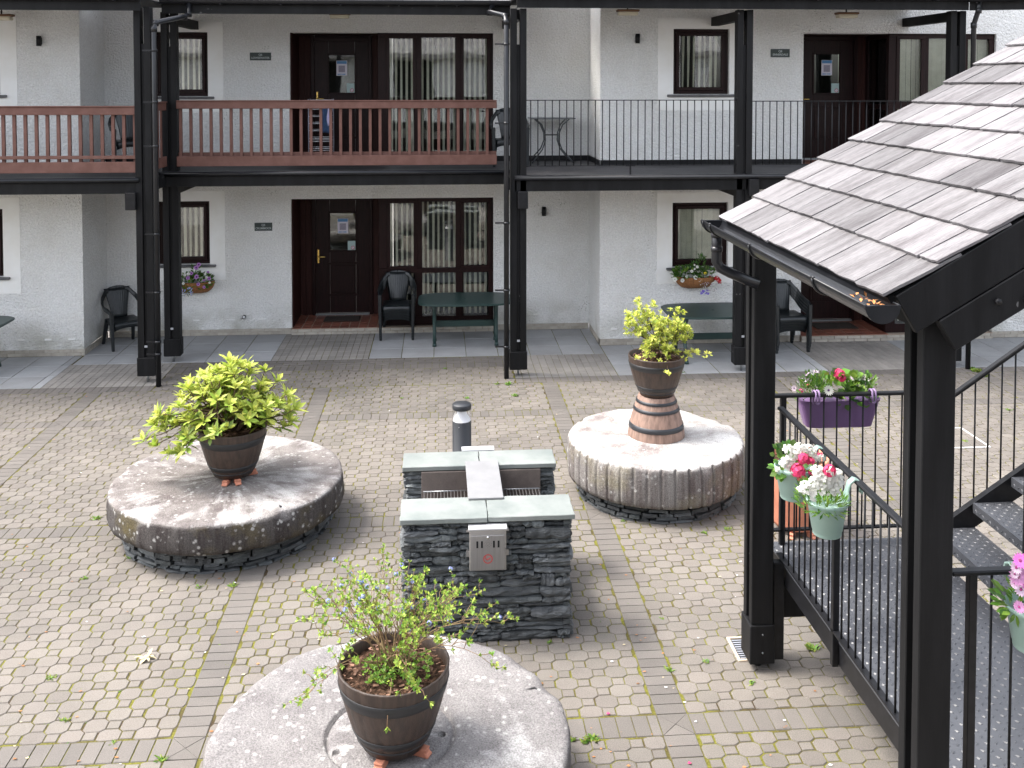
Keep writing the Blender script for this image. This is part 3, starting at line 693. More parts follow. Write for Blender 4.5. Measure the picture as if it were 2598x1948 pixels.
def pipe(pts, clips):
    m = MB(); m.tube(pts, .036, 14)
    for p_ in pts[1:-1]: m.tube([(p_[0], p_[1], p_[2]-.05), (p_[0], p_[1], p_[2]+.03)], .042, 14)
    for z in clips: m.tube([(pts[-1][0], pts[-1][1], z-.015), (pts[-1][0], pts[-1][1], z+.015)], .044, 14); m.box(pts[-1][0]-.16, pts[-1][0], pts[-1][1]+.0, pts[-1][1]+.02, z-.01, z+.01)
    return m.build('downpipe', PVC, bld)
pipe([(-3.60, 14.44, 5.34), (-3.60, 14.44, 5.16), (-3.64, 14.35, 5.11), (-3.84, 13.62, 4.98), (-3.85, 13.58, 4.90), (-3.85, 13.58, .0)], (4.6, 3.9, 3.3, 2.1, 1.3, .62, .45))
pipe([(.80, 14.44, 5.34), (.74, 14.40, 5.20), (.92, 13.7, 5.10), (.93, 13.60, 5.02), (.93, 13.60, .0)], (4.7, 3.6, 2.2, 1.25, .45))
pipe([(7.66, 13.44, 5.34), (7.66, 13.44, 5.2), (7.66, 13.56, 5.0), (7.66, 13.56, .0)], (4.2, 2.4, 1.2))

# small fittings fixed to the walls
def wall_light(x, y, Y, label):
    p = at(x, y, Y); t = thing('wall_light', label, 'wall light', (p.x, Y, p.z), 0, 'black wall lights')
    m = MB(); m.box(-.03, .03, -.02, 0, -.055, .055); m.build('back_plate', BLACKM, t, bevel=.004, world=False)
    m = MB(); m.tube([(0, -.055, -.075), (0, -.055, .075)], .036, 16); m.build('lamp_body', BLACKM, t, world=False)
wall_light(102, 104, FW, 'black wall light on the upper far left wall beside the blue edged window')
wall_light(1616, 98, FW, 'black wall light on the upper wall between corner and small window')
wall_light(1379, 535, BW, 'black wall light in the lower white recess beside the middle post')
def bulkhead(x, y, Y, label):
    p = at(x, y, Y); t = thing('bulkhead_light', label, 'light', (p.x, Y, p.z), 0, 'cream bulkhead lights under the eaves')
    m = MB(); m.box(-.17, .17, -.10, .06, .0, .035); m.build('base', M('brown light base', (.14, .07, .035), .6), t, bevel=.01, world=False)
    m = MB(); m.box(-.15, .15, -.09, .05, -.055, .0); m.build('diffuser', CREAMP, t, bevel=.018, world=False, seg=2)
    m = MB(); m.tube([(0, 0, .03), (0, 0, .30)], .012, 8); m.build('hanger', BLACKM, t, world=False)
bulkhead(862, 38, 15.9, 'cream bulkhead light under the eaves above the upper middle door')
bulkhead(1592, 30, 14.8, 'cream bulkhead light under the eaves above the black railing recess')
bulkhead(2147, 37, 14.8, 'cream bulkhead light under the eaves above the upper right door')
bulkhead(4, 42, 14.8, 'cream bulkhead light cut by the left edge under the eaves')
def plate(x0, x1, y0, y1, Y, l1, l2, label):
    a, b = at(x0, y0, Y), at(x1, y1, Y); cx, cz = (a.x+b.x)/2, (a.z+b.z)/2; hw, hh = (b.x-a.x)/2, (a.z-b.z)/2
    t = thing('name_plate', label, 'sign', (cx, Y, cz), 0, 'slate name plates')
    m = MB(); m.box(-hw, hw, -.012, 0, -hh, hh); m.build('plate', SIGNM, t, bevel=.002, world=False)
    text_mesh(l1, hh*.72, t, (0, -.0125, hh*.42), SIGNT, bold=.0012); text_mesh(l2, hh*.68, t, (0, -.0125, -hh*.38), SIGNT, bold=.0012)
plate(646, 691, 565, 585, BW, 'Q5', 'CRUMMOCK', 'dark slate plate reading Q5 CRUMMOCK beside the lower middle door')
plate(634, 688, 133, 153, BW, 'Q6', 'LOWESWATER', 'dark slate plate reading Q6 LOWESWATER beside the upper middle door')
plate(1955, 2003, 124, 145, FW, 'Q8', 'ENNERDALE', 'dark slate plate reading Q8 ENNERDALE beside the upper right door')

# balcony railings
def red_rail(label, x0, x1, Y, zt, zb, low):
    t = thing('balcony_railing', label, 'railing', ((x0+x1)/2, Y, DZ), 0, 'red brown timber balcony railings')
    m = MB(); m.box(x0, x1, Y, Y+.04, zt-.125, zt-.02); m.box(x0, x1, Y-.012, Y+.075, zt-.02, zt); m.build('handrail', REDWOOD, t, bevel=.006)
    m = MB(); m.box(x0, x1, Y, Y+.04, zb, zb+.15); m.build('bottom_board', REDWOOD, t, bevel=.005)
    m = MB()
    if low: m.box(x0, x1, Y+.005, Y+.065, zb+.19, zb+.235)
    else: m.box(x0, x1, Y+.085, Y+.12, zb+.135, zb+.20)
    m.build('bottom_rail', REDWOOD, t, bevel=.004)
    n = int((x1-x0-.06)/.146); first = None
    for k in range(n+1):
        x = x0+.05+k*.146
        if first is None:
            m = MB(); m.box(-.021, .021, .0, .038, 0, zt-zb-.10); first = m.build('baluster', REDWOOD, t, world=False); b = first
        else: b = first.copy(); COL.objects.link(b); b.parent = t
        b.location = (x-(x0+x1)/2, .043, zb+.08-DZ)
    return t
red_rail('red brown timber railing of the middle balcony in front of the airer', -3.86, .86, 14.68, 3.905, 2.93, False)
red_rail('red brown timber railing of the left balcony running out of the frame', -7.6, -4.17, 13.76, 3.845, 2.925, True)
t = thing('balcony_railing', 'short red brown railing running back between the two left posts', 'railing', (-4.02, 14.2, DZ), 0, 'red brown timber balcony railings')
m = MB(); m.box(-4.05, -4.01, 13.9, 14.72, 3.76, 3.87); m.box(-4.07, -3.99, 13.9, 14.72, 3.87, 3.89); m.build('handrail', REDWOOD, t, bevel=.005)
m = MB(); m.box(-4.05, -4.01, 13.9, 14.72, 2.93, 3.08); m.build('bottom_board', REDWOOD, t, bevel=.005)
for k in range(5):
    m = MB(); m.box(-4.075, -4.052, 13.98+k*.155, 14.022+k*.155, 3.0, 3.80); m.build('baluster', REDWOOD, t)
def black_rail(label, x0, x1, Y, zt, zb, pitch=.102, name='gallery_railing', group=None, fixings=()):
    t = thing(name, label, 'railing', ((x0+x1)/2, Y, DZ), 0, group)
    m = MB(); m.box(x0, x1, Y-.018, Y+.018, zt-.012, zt); m.build('handrail', BLACKM, t)
    m = MB(); m.box(x0, x1, Y-.014, Y+.014, zb, zb+.01); m.build('bottom_rail', BLACKM, t)
    n = int((x1-x0)/pitch); first = None
    for k in range(n):
        x = x0+.06+k*pitch
        if first is None: m = MB(); m.tube([(0, 0, 0), (0, 0, zt-zb-.012)], .0075, 6); first = m.build('baluster', BLACKM, t, world=False); b = first
        else: b = first.copy(); COL.objects.link(b); b.parent = t
        b.location = (x-(x0+x1)/2, 0, zb+.006-DZ)
    for x in fixings:
        m = MB(); m.box(x-.012, x+.012, Y-.02, Y-.008, zb-.20, zb); m.box(x-.07, x+.07, Y-.02, Y-.006, zb-.006, zb+.012)
        for s_ in (-.055, .055): m.tube([(x+s_, Y-.022, zb-.19), (x+s_, Y-.034, zb-.19)], .013, 8, 1)
        m.build('fixing_bracket', [BLACKM, GREY], t)
    return t
black_rail('black metal railing with thin bars between middle and second gallery posts', 1.22, 4.24, 13.70, 3.922, 2.985, group='black metal gallery railings', fixings=(2.70,))
black_rail('black metal railing with thin bars right of the second gallery post', 4.46, 7.38, 13.70, 3.905, 2.985, group='black metal gallery railings')
# ---------------------------------------------------------------- mill stones on slate plinths
def slate_ring(mb, c, r, z0, z1):
    z = z0
    while z < z1-.008:
        h = min(R(.022, .05), z1-z)
        a = R(0, 1)
        end = a+2*pi
        while a < end-.02:
            da = min(R(.10, .32), end-a); n = 3; ro = r+R(-.025, .025); vs = []
            for k in range(n+1):
                q = a+.012+(da-.024)*k/n; jr = R(-.008, .008); jz = R(-.003, .003)
                for rr, zz in ((ro-.2, z+.002), (ro+jr, z+.003+jz), (ro+jr-R(0, .012), z+h-.004+jz), (ro-.2, z+h-.003)): vs.append((c[0]+rr*cos(q), c[1]+rr*sin(q), zz))
            fs = [(k*4+j, k*4+(j+1) % 4, k*4+4+(j+1) % 4, k*4+4+j) for k in range(n) for j in range(4)]+[(3, 2, 1, 0), (n*4, n*4+1, n*4+2, n*4+3)]
            mb.add(vs, fs); a += da
        z += h
def millstone(name, c, r, z0, z1, mat, label, plab, pr, flute=0, chip=.012, seed=1, rosette=False):
    p = MB(); slate_ring(p, (0, 0), pr, 0, z0); p.lathe([(pr-.07, 0), (pr-.07, z0-.004), (.001, z0-.004)], 40)
    t = thing('stone_plinth', plab, 'plinth', (c[0], c[1], 0), R(0, 3), 'round slate plinths'); p.build('slate_courses', SLATEWALL, t, world=False, fix=True)
    m = MB(); th = z1-z0; n = 620 if flute else 260
    def fn(rr, zz, q):
        e = Vector((cos(q)*3+seed*7, sin(q)*3, zz*2)); f = min(1, rr/r)
        n1 = noise.noise(e)*1.4+noise.noise(e*3.1)*.7+noise.noise(e*8)*.35
        if rr > r*.93:
            k = chip*n1
            if zz > z1-.05: k -= max(0, noise.noise(Vector((cos(q)*4+seed, sin(q)*4, 9)))-.12)*.12*(1 if zz > z1-.02 else .5)
            if flute and zz < z1-.012:
                ph = (q*flute/(2*pi)) % 1.0; fl = max(0, 1-abs(ph-.5)/.13)
                k -= .024*fl*(.35+.65*max(0, min(1, .6+noise.noise(Vector((cos(q)*1.2, sin(q)*1.2, 5)))*1.6)))
            rr = rr+k
        if zz > z1-.03: zz += noise.noise(Vector((cos(q)*rr*2.2, sin(q)*rr*2.2, seed)))*.012+noise.noise(Vector((cos(q)*rr*7, sin(q)*rr*7, seed)))*.005
        return rr, zz
    e = .028
    prof = [(r*.3, z0), (r-.05, z0), (r-.012, z0+.012), (r, z0+.05), (r+.004, z0+th*.3), (r+.003, z0+th*.55), (r, z1-.075), (r-.002, z1-.045), (r-.008, z1-.02), (r-.022, z1-.006), (r-.045, z1)]
    rr = r-.10
    while rr > .42: prof.append((rr, z1)); rr -= .09
    if rosette: prof += [(.385, z1), (.372, z1-.004), (.364, z1-.028), (.352, z1-.028), (.342, z1-.006), (.3, z1-.004), (.15, z1-.004), (.0005, z1-.004)]
    else: prof += [(.4, z1), (.3, z1), (.2, z1), (.1, z1), (.0005, z1)]
    m.lathe(prof, n, fn=fn)
    o = m.build(name, mat)
    o.location = (c[0], c[1], 0)
    return tag(o, label, 'millstone', 'old millstones in the courtyard')
LC, RC, FC = (-1.985, 9.235), (2.19, 9.74), (-.288, 5.47)
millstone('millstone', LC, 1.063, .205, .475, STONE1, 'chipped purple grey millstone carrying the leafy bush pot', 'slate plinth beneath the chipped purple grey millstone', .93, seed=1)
millstone('millstone', RC, .888, .155, .555, STONE2, 'thick white worn millstone with fluted rim under the double barrel', 'slate plinth beneath the thick white millstone', .79, flute=42, chip=.008, seed=4)
fs = millstone('millstone', FC, 1.03, .17, .46, STONE3, 'grey granite millstone with carved ring and drilled holes, nearest of the three', 'slate plinth beneath the grey granite millstone', .84, chip=.010, seed=8, rosette=True)
for px_, py_ in ((1121, 1863), (854, 1909)):
    p = atz(px_, py_, .456)
    c_ = MB(); c_.lathe([(.0005, .30), (.024, .30), (.024, .6), (.0005, .6)], 20, (p.x-FC[0], p.y-FC[1])); co = c_.build('cut', STONE3, fix=True); co.location = fs.location
    md = fs.modifiers.new('b', 'BOOLEAN'); md.object = co; md.operation = 'DIFFERENCE'; md.solver = 'FAST'
    bpy.context.view_layer.update()
    nm = bpy.data.meshes.new_from_object(fs.evaluated_get(bpy.context.evaluated_depsgraph_get()))
    fs.modifiers.clear(); fs.data = nm; bpy.data.objects.remove(co)

# ---------------------------------------------------------------- barrel planters
BP = [(.165, 0), (.195, .06), (.232, .15), (.262, .25), (.284, .345), (.289, .40)]
def rad(z, prof=BP):
    for (r0, z0), (r1, z1) in zip(prof, prof[1:]):
        if z0 <= z <= z1: return r0+(r1-r0)*(z-z0)/(z1-z0)
    return prof[-1][0]
def barrel(loc, label, rz=0, S=1.0, tilt=0):
    t = thing('barrel_planter', label, 'planter', loc, rz, 'brown half barrel planters')
    def fn(r, z, q):
        ph = (q*18/(2*pi)) % 1.0
        return r-(.003 if abs(ph-.5) < .06 else 0), z
    m = MB(); m.lathe([(.0005, .0)]+BP+[(.290, .408), (.282, .412), (.274, .405), (.27, .345), (.25, .28)], 108, fn=fn); o = m.build('tub', BARRELP, t, world=False, fix=False)
    for a, b in ((.285, .345), (.07, .112), (.035, .050)):
        h = MB(); h.lathe([(rad(a)+.0005, a), (rad(a)+.004, a+.003), (rad((a+b)/2)+.0045, (a+b)/2), (rad(b)+.004, b-.003), (rad(b)+.0005, b)], 64); h.build('hoop', HOOPP, t, world=False)
    sl_ = MB()
    def gf(r, z, q): return r, z+noise.noise(Vector((r*cos(q)*9, r*sin(q)*9, loc[0])))*.025+R(-.006, .006)
    sl_.lathe([(.271, .345), (.24, .35), (.19, .355), (.13, .36), (.07, .365), (.0005, .365)], 40, fn=gf)
    for k in range(110):
        a, r = R(0, 6.3), .255*sqrt(R(0, 1)); x, y = r*cos(a), r*sin(a); w, l, h = R(.006, .014), R(.012, .035), R(.0, 6.3)
        u = Vector((cos(h), sin(h), R(-.3, .3)))*l/2; v = Vector((-sin(h), cos(h), R(-.5, .5)))*w/2; c = Vector((x, y, .368+R(0, .012)))
        sl_.add([c-u-v, c+u-v, c+u+v, c-u+v], [(0, 1, 2, 3)], False, 1)
    sl_.build('soil', [SOIL, M('bark chips', (.22, .12, .08), .9, island=.5)], t, world=False)
    for o in t.children: o.scale = (S, S, S)
    return t
ZF = .045
barrel((-1.93, 9.17, .478+ZF), 'brown barrel planter with the leafy yellow green bush on the purple grey millstone', .3, 1.07)
barrel((2.21, 9.78, .555+.415), 'brown barrel planter stacked on the upturned pinkish barrel', .9, 1.0)
barrel((-.262, 5.35, .457+ZF), 'brown barrel planter with the twiggy blue flowered shrub, nearest', .1, 1.07)
# upturned old oak half barrel
ub = thing('upturned_barrel', 'upturned pinkish oak half barrel with iron hoops on the white millstone', 'barrel', (2.21, 9.78, .556), .2)
UB = [(.292, 0), (.282, .07), (.262, .16), (.232, .27), (.20, .365), (.182, .41)]
m = MB(); m.lathe(UB+[(.175, .414), (.0005, .412)], 96, fn=lambda r, z, q: (r-(.0035 if abs(((q*20/(2*pi)) % 1)-.5) < .05 else 0), z)); m.build('staves', BARRELW, ub, world=False)
for a, b in ((.085, .135), (.265, .298), (.345, .375)):
    h = MB(); h.lathe([(rad(a, UB)+.0005, a), (rad(a, UB)+.005, a+.002), (rad(b, UB)+.005, b-.002), (rad(b, UB)+.0005, b)], 64)
    for k in range(8):
        q = k*pi/4+.15; r_ = rad((a+b)/2, UB)+.006; h.add([(r_*cos(q)+.008*cos(w)*-sin(q), r_*sin(q)+.008*cos(w)*cos(q), (a+b)/2+.008*sin(w)) for w in [i*pi/3 for i in range(6)]]+[((r_+.006)*cos(q), (r_+.006)*sin(q), (a+b)/2)], [(i, (i+1) % 6, 6) for i in range(6)], True)
    h.build('hoop', HOOPI, ub, world=False)
# terracotta pot feet
def pot_foot(x, y, z, rz, label, group):
    m = MB(); m.prism([(-.035, 0), (.055, 0), (.060, .012), (.045, .02), (.040, .032), (.048, .045), (-.035, .045)], -.026, .026, axis='y')
    o = m.build('clay_riser', TERRA, bevel=.004); o.location = (x, y, z); o.rotation_euler = (0, 0, rz)
    return tag(o, label, 'pot riser', group)
def feet(cx, cy, z, r, angs, labs, group):
    for a, l in zip(angs, labs): pot_foot(cx+r*cos(a), cy+r*sin(a), z, a, l, group)
feet(-1.93, 9.17, .478, .165, (-1.75, -1.15, .35, 2.2), ('terracotta riser front left under the leafy bush tub', 'terracotta riser front right under the leafy bush tub', 'terracotta riser at the right side under the leafy bush tub', 'terracotta riser hidden behind the leafy bush tub'), 'risers under the leafy bush tub')
feet(-.262, 5.35, .457, .165, (-1.95, -.45, 1.6), ('terracotta riser front left under the nearest tub', 'terracotta riser at the right under the nearest tub', 'terracotta riser behind the nearest tub'), 'risers under the nearest tub')

# ---------------------------------------------------------------- plants
def perp(d):
    a = Vector((0, 0, 1)).cross(d)
    if a.length < .05: a = Vector((1, 0, 0)).cross(d)
    a.normalize(); return a, d.cross(a).normalized()
def leaf(mb, p, d, up, l, w, mi=0, fold=.25, droop=.15):
    d = d.normalized(); s = d.cross(up)
    if s.length < .01: s = d.orthogonal()
    s.normalize(); n = s.cross(d)
    P = lambda t, x, y: p+d*(l*t)+s*(w*x)+n*(w*y-droop*l*t*t)
    mb.add([P(0, 0, 0), P(.3, -.42, fold*.42), P(.3, 0, 0), P(.3, .42, fold*.42), P(.65, -.5, fold*.5), P(.65, 0, 0), P(.65, .5, fold*.5), P(1, 0, 0)],
           [(0, 2, 1), (0, 3, 2), (1, 2, 5, 4), (2, 3, 6, 5), (4, 5, 7), (5, 6, 7)], True, mi)
def leaf4(mb, p, d, up, l, w, mi=0):
    d = d.normalized(); s = d.cross(up)
    if s.length < .01: s = d.orthogonal()
    s.normalize(); n = s.cross(d)
    mb.add([p, p+d*l*.55-s*w*.5+n*w*.15, p+d*l, p+d*l*.55+s*w*.5+n*w*.15], [(0, 1, 2), (0, 2, 3)], True, mi)
def rosette(mb, p, d, n, l, w, mis, spread=(.5, 1.25), fn=leaf):
    a, b = perp(d); ph = R(0, 6)
    for k in range(n):
        q = ph+2*pi*k/n+R(-.25, .25); sp = R(*spread); o = a*cos(q)+b*sin(q)
        fn(mb, p-d*R(0, l*.25), d*cos(sp)+o*sin(sp), d, l*R(.7, 1.1), w*R(.8, 1.15), random.choice(mis))
def curve(p0, p1, sag, n=6, wob=.02):
    p0, p1 = Vector(p0), Vector(p1)
    return [p0.lerp(p1, t)+Vector((R(-wob, wob)*(0 < t < 1), R(-wob, wob)*(0 < t < 1), sag*4*t*(1-t))) for t in [i/(n-1) for i in range(n)]]

def azalea():
    base = Vector((-1.93, 9.17, .478+ZF+.39))
    t = thing('leafy_bush', 'leafy yellow green rhododendron bush with whorled leaves spilling over its tub', 'plant', base)
    st, lf = MB(), MB()
    ends = []
    tries = 0
    while len(ends) < 150 and tries < 9000:
        tries += 1
        a = R(0, 2*pi); el = R(-.12, 1.0)**1.0*pi/2
        v = Vector((cos(a)*cos(el), sin(a)*cos(el), sin(el)))
        k = R(.62, 1) if R(0, 1) < .8 else R(.35, .62)
        lump = 1+.22*noise.noise(v*2.3+Vector((4, 1, 2)))
        e = Vector((v.x*.60-.03, v.y*.54, v.z*.56+.06))*k*lump
        if e.z < .02 and abs(e.x) < .30 and e.y < .1: continue
        if e.x > .28 and e.z < .14 and R(0, 1) < .8: continue
        if e.y < -.05 and e.z < .16 and e.x > -.34: continue
        if any((e-q).length < .072 for q, _ in ends): continue
        ends.append((e, v))
    extra = [(-.80, -.05, -.04), (-.66, -.12, -.06), (-.52, -.2, -.12), (-.42, -.25, -.10), (-.70, .05, .05), (-.36, -.26, .04), (.54, -.05, .10), (.48, -.10, .06), (.57, -.02, .20), (-.14, -.31, .07), (.02, -.30, .14), (-.58, -.05, .12)]
    ends += [(Vector(e), Vector(e).normalized()) for e in extra]
    stems = [Vector((cos(q)*R(.10, .24), sin(q)*R(.10, .22), R(.12, .30))) for q in [i*2*pi/11+R(-.2, .2) for i in range(11)]]
    for s in stems: st.tube(curve((R(-.03, .03), R(-.03, .03), -.02), s, .01, 5, .015), [.013, .012, .011, .010, .009], 7)
    for e, v in ends:
        s = min(stems, key=lambda q: (q-e).length)
        pts = curve(s, e, -.03, 5, .02)
        st.tube(pts, [.006, .0055, .005, .0045, .004], 5)
        d = (v*.6+Vector((R(-.3, .3), R(-.3, .3), .75))).normalized()
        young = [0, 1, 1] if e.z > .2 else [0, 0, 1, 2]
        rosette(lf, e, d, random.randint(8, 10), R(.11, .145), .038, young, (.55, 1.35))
        rosette(lf, e+d*.014, d, 4, R(.05, .07), .024, [1], (.15, .55))
        for k in range(random.randint(2, 4)):
            q = pts[random.choice((2, 3))]; a = R(0, 6.3)
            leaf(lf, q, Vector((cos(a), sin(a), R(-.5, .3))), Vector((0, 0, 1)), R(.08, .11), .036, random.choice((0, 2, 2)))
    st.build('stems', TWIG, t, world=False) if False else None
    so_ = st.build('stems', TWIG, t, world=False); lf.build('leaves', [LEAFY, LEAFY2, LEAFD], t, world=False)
azalea()
def lime_shrub():
    base = Vector((2.21, 9.78, .555+.415+.365))
    t = thing('lime_shrub', 'bright lime yellow small leaved azalea in the topmost tub', 'plant', base)
    st, lf = MB(), MB()
    lobes = [((-.13, 0, .52), .12, 26), ((-.22, -.03, .34), .13, 30), ((-.06, -.05, .33), .17, 46), ((.16, 0, .36), .17, 50), ((.06, .05, .22), .17, 44), ((.24, -.02, .24), .12, 26), ((-.06, -.08, .15), .12, 24), ((.12, -.10, .13), .10, 16), ((-.27, 0, .46), .06, 8)]
    for c, r, n in lobes:
        c = Vector(c)
        hub = c*.62+Vector((.03, 0, 0)); st.tube(curve((.04, 0, -.02), hub, .0, 5, .02), [.008, .007, .006, .005, .005], 6)
        for k in range(n):
            v = Vector((R(-1, 1), R(-1, 1), R(-.8, 1)))
            if v.length > 1: v.normalize()
            e = c+v*r
            if k % 2 == 0: st.tube(curve(hub, e, -.01, 4, .012), [.003, .0025, .002, .0015], 4)
            d = (v+Vector((0, 0, .8))+c*.6).normalized()
            rosette(lf, e, d, random.randint(6, 8), R(.036, .052), .019, [0, 0, 0, 1], (.4, 1.4), leaf4)
            rosette(lf, e-d*.02, d, 5, R(.036, .05), .019, [0, 1], (.8, 1.6), leaf4)
    for e in ((.30, -.06, .06), (.33, -.04, .03), (.42, -.08, .06), (.50, -.10, .04), (.27, -.1, .0), (.04, -.36, -.06), (-.16, -.16, .0), (-.22, -.12, .02), (.0, -.2, .01), (.38, -.06, .09)):
        e = Vector(e); st.tube(curve((.06, -.02, .02), e, .05 if e.y > -.3 else .09, 6, .01), [.0045, .004, .0035, .003, .0025, .002], 5)
        for k in range(3): rosette(lf, e+Vector((R(-.03, .03), R(-.02, .02), R(-.01, .03))), Vector((R(-.3, .3), -.4, 1)).normalized(), 6, R(.04, .05), .02, [0], (.7, 1.4), leaf4)
    st.build('stems', TWIG, t, world=False); lf.build('leaves', [LEAFB, LEAFY], t, world=False)
lime_shrub()
def twiggy_shrub():
    base = Vector((-.262, 5.35, .457+ZF+.39))
    t = thing('twiggy_shrub', 'sparse twiggy shrub with tiny leaves and small blue blossoms in the nearest tub', 'plant', base)
    st, lf, bl = MB(), MB(), MB()
    def sprig(p, d, s=1):
        rosette(lf, p, d, random.randint(5, 7), R(.020, .030)*s, .012*s, [0, 0, 0, 1], (.3, 1.3), leaf4)
    def blossom(p):
        for k in range(26):
            v = Vector((R(-1, 1), R(-1, 1), R(-1, 1))).normalized(); q = p+v*.0125
            a, b = perp(v); mb_ = .0048; bl.add([q-a*mb_, q-b*mb_, q+a*mb_, q+b*mb_], [(0, 1, 2, 3)], True)
    for k in range(40):
        a = k*2.39996+R(-.25, .25); el = R(.10, 1.38); L = R(.50, .80) if el < .9 else R(.38, .62)
        L *= 1.10 if cos(a) > .3 else .98
        v = Vector((cos(a)*cos(el), sin(a)*cos(el)*.75, sin(el)*.95*(.78 if cos(a) > .25 else .92))); e = v*L
        pts = curve((R(-.06, .06), R(-.05, .05), 0), e, .10*cos(el)+.02, 9, .018)
        st.tube(pts, [.0040-.00034*i for i in range(9)], 5)
        for i in range(3, 9):
            t0 = (pts[min(i+1, 8)]-pts[i-1]).normalized()
            for j in range(random.choice((1, 1, 2))):
                w = (t0*.8+Vector((R(-.9, .9), R(-.9, .9), R(-.15, 1.0)))).normalized(); l2 = R(.06, .20)*(1.25-.07*i); q = pts[i]+w*l2+Vector((0, 0, R(0, .03)))
                pp = curve(pts[i], q, R(-.015, .02), 5, .008); st.tube(pp, [.0022, .002, .0017, .0014, .0011], 4)
                sprig(q, w, R(.9, 1.2))
                for m_ in (2, 3):
                    if R(0, 1) < .55: sprig(pp[m_]+Vector((R(-.006, .006), R(-.006, .006), 0)), w, R(.7, 1.1))
                if pts[i].z > .16 and R(0, 1) < .10: blossom(q+w*.014)
        sprig(e, v, 1.2); sprig(pts[-2], v)
        if el > .5 and R(0, 1) < .35: blossom(e+v*.014)
    for k in range(170):
        a = R(0, 6.3); r = .20*sqrt(R(0, 1)); p = Vector((.03+r*cos(a), -.02+r*sin(a)*.9, R(.0, .10)*(1-r/.3)+.01))
        rosette(lf, p, Vector((R(-.4, .4), R(-.5, .2), 1)).normalized(), 6, R(.018, .032), .013, [0, 1, 1], (.5, 1.4), leaf4)
    st.tube(curve((.0, -.1, .03), (-.02, -.33, -.10), .06, 7, .005), .0025, 5); rosette(lf, Vector((-.02, -.335, -.10)), Vector((0, -.5, -.3)).normalized(), 6, .03, .014, [0], (.5, 1.3), leaf4)
    for p in ((-.12, -.1, .30), (.1, .1, .45), (.02, 0, .12)): blossom(Vector(p))
    st.build('twigs', TWIGG, t, world=False); lf.build('leaves', [LEAFS, LEAFG2], t, world=False); bl.build('blossoms', BLUEF, t, world=False)
twiggy_shrub()

# ---------------------------------------------------------------- slate barbecue
bq = thing('stone_barbecue', 'dry stone slate barbecue with pale green coping slabs and two grills', 'barbecue', (.34, 7.7, 0))
def stone_face(mb, p0, ux, n, L_, z0, z1, thick=.05):
    ux = Vector(ux); n = Vector(n); p0 = Vector(p0)
    def one(x, l, z, h, mi=0):
        K = 7; out = R(-.012, .026); vs = []; tl = R(-.008, .008) if h > .03 else R(-.003, .003); e0, e1 = R(.35, 1), R(.35, 1); kn = R(4, 9)
        for k in range(K+1):
            s = k/K; xx = x+.0015+(l-.003)*s
            prof = min(1, e0+(1-e0)*s*kn, e1+(1-e1)*(1-s)*kn)
            hh = h*prof*R(.86, .98); zc = z+h*.5+tl*(s-.5)*2+R(-.003, .003); o = out+R(-.009, .009)-(1-prof)*.012
            b = p0+ux*xx; r1, r2 = R(.002, .010), R(.003, .014)
            for zz, oo in ((zc-hh/2, -thick), (zc-hh/2, o-r1), (zc-hh*R(.05, .3), o+R(-.002, .006)), (zc+hh*R(.1, .3), o+R(-.006, .004)), (zc+hh/2, o-r2), (zc+hh/2, -thick)): vs.append(b+n*oo+Vector((0, 0, zz)))
        q = 6
        mb.add(vs, [(k*q+j, k*q+j+1, k*q+q+j+1, k*q+q+j) for k in range(K) for j in range(5)]+[tuple(range(5, -1, -1)), tuple(K*q+j for j in range(6))], False, mi)
    z = z0
    while z < z1-.006:
        h = min(random.choice((R(.028, .045), R(.045, .07), R(.07, .098))), z1-z)
        if z1-z-h < .02: h = z1-z
        x = 0
        while x < L_-.004:
            l = min(R(.09, .2) if R(0, 1) < .4 else R(.2, .5), L_-x)
            if L_-x-l < .07: l = L_-x
            red = abs(z+h/2-.45) < .05 and abs(x+l/2-.68) < .14 and n.y < -.5 and p0.y < 7.5 and h > .04 and not one.__dict__.get('r')
            if red: one.r = True; one(x, l, z, h, 1)
            elif h > .05 and R(0, 1) < .62:
                f = R(.35, .65); one(x, l, z, h*f)
                if l > .22 and R(0, 1) < .6: c_ = l*R(.35, .65); one(x, c_, z+h*f, h*(1-f)); one(x+c_, l-c_, z+h*f, h*(1-f))
                else: one(x, l, z+h*f, h*(1-f))
            else: one(x, l, z, h)
            x += l
        z += h
def slate_block(x0, x1, y0, y1, z0, z1):
    m = MB()
    stone_face(m, (x0, y0, 0), (1, 0, 0), (0, -1, 0), x1-x0, z0, z1); stone_face(m, (x1, y1, 0), (-1, 0, 0), (0, 1, 0), x1-x0, z0, z1)
    stone_face(m, (x0, y1, 0), (0, -1, 0), (-1, 0, 0), y1-y0, z0, z1); stone_face(m, (x1, y0, 0), (0, 1, 0), (1, 0, 0), y1-y0, z0, z1)
    m.box(x0+.035, x1-.035, y0+.035, y1-.035, z0, z1-.001)
    return m.build('slate_wall', [SLATEWALL, RUST], bq, fix=True)
slate_block(-.275, .965, 7.13, 7.44, 0, .905); slate_block(-.29, .955, 8.13, 8.38, 0, .905)
slate_block(-.28, -.16, 7.475, 8.09, 0, .52); slate_block(.84, .96, 7.475, 8.09, 0, .52)
for x0, x1, y0, y1, sk_ in ((-.30, .345, 7.095, 7.465, 0), (.351, .995, 7.10, 7.465, 0), (-.317, .325, 8.09, 8.41, 0), (.331, .975, 8.09, 8.41, 0)):
    m = MB(); n_ = 16; top, bot = [], []
    ed = [(x0, y0), (x1, y0), (x1, y1), (x0, y1)]
    poly = []
    for k in range(4):
        a, b = ed[k], ed[(k+1) % 4]
        for i in range(7): s = i/7; poly.append((a[0]+(b[0]-a[0])*s+R(-.003, .003), a[1]+(b[1]-a[1])*s+R(-.003, .003)))
    m.prism(poly, .912, .950); m.build('coping_slab', COPING, bq, bevel=.004)
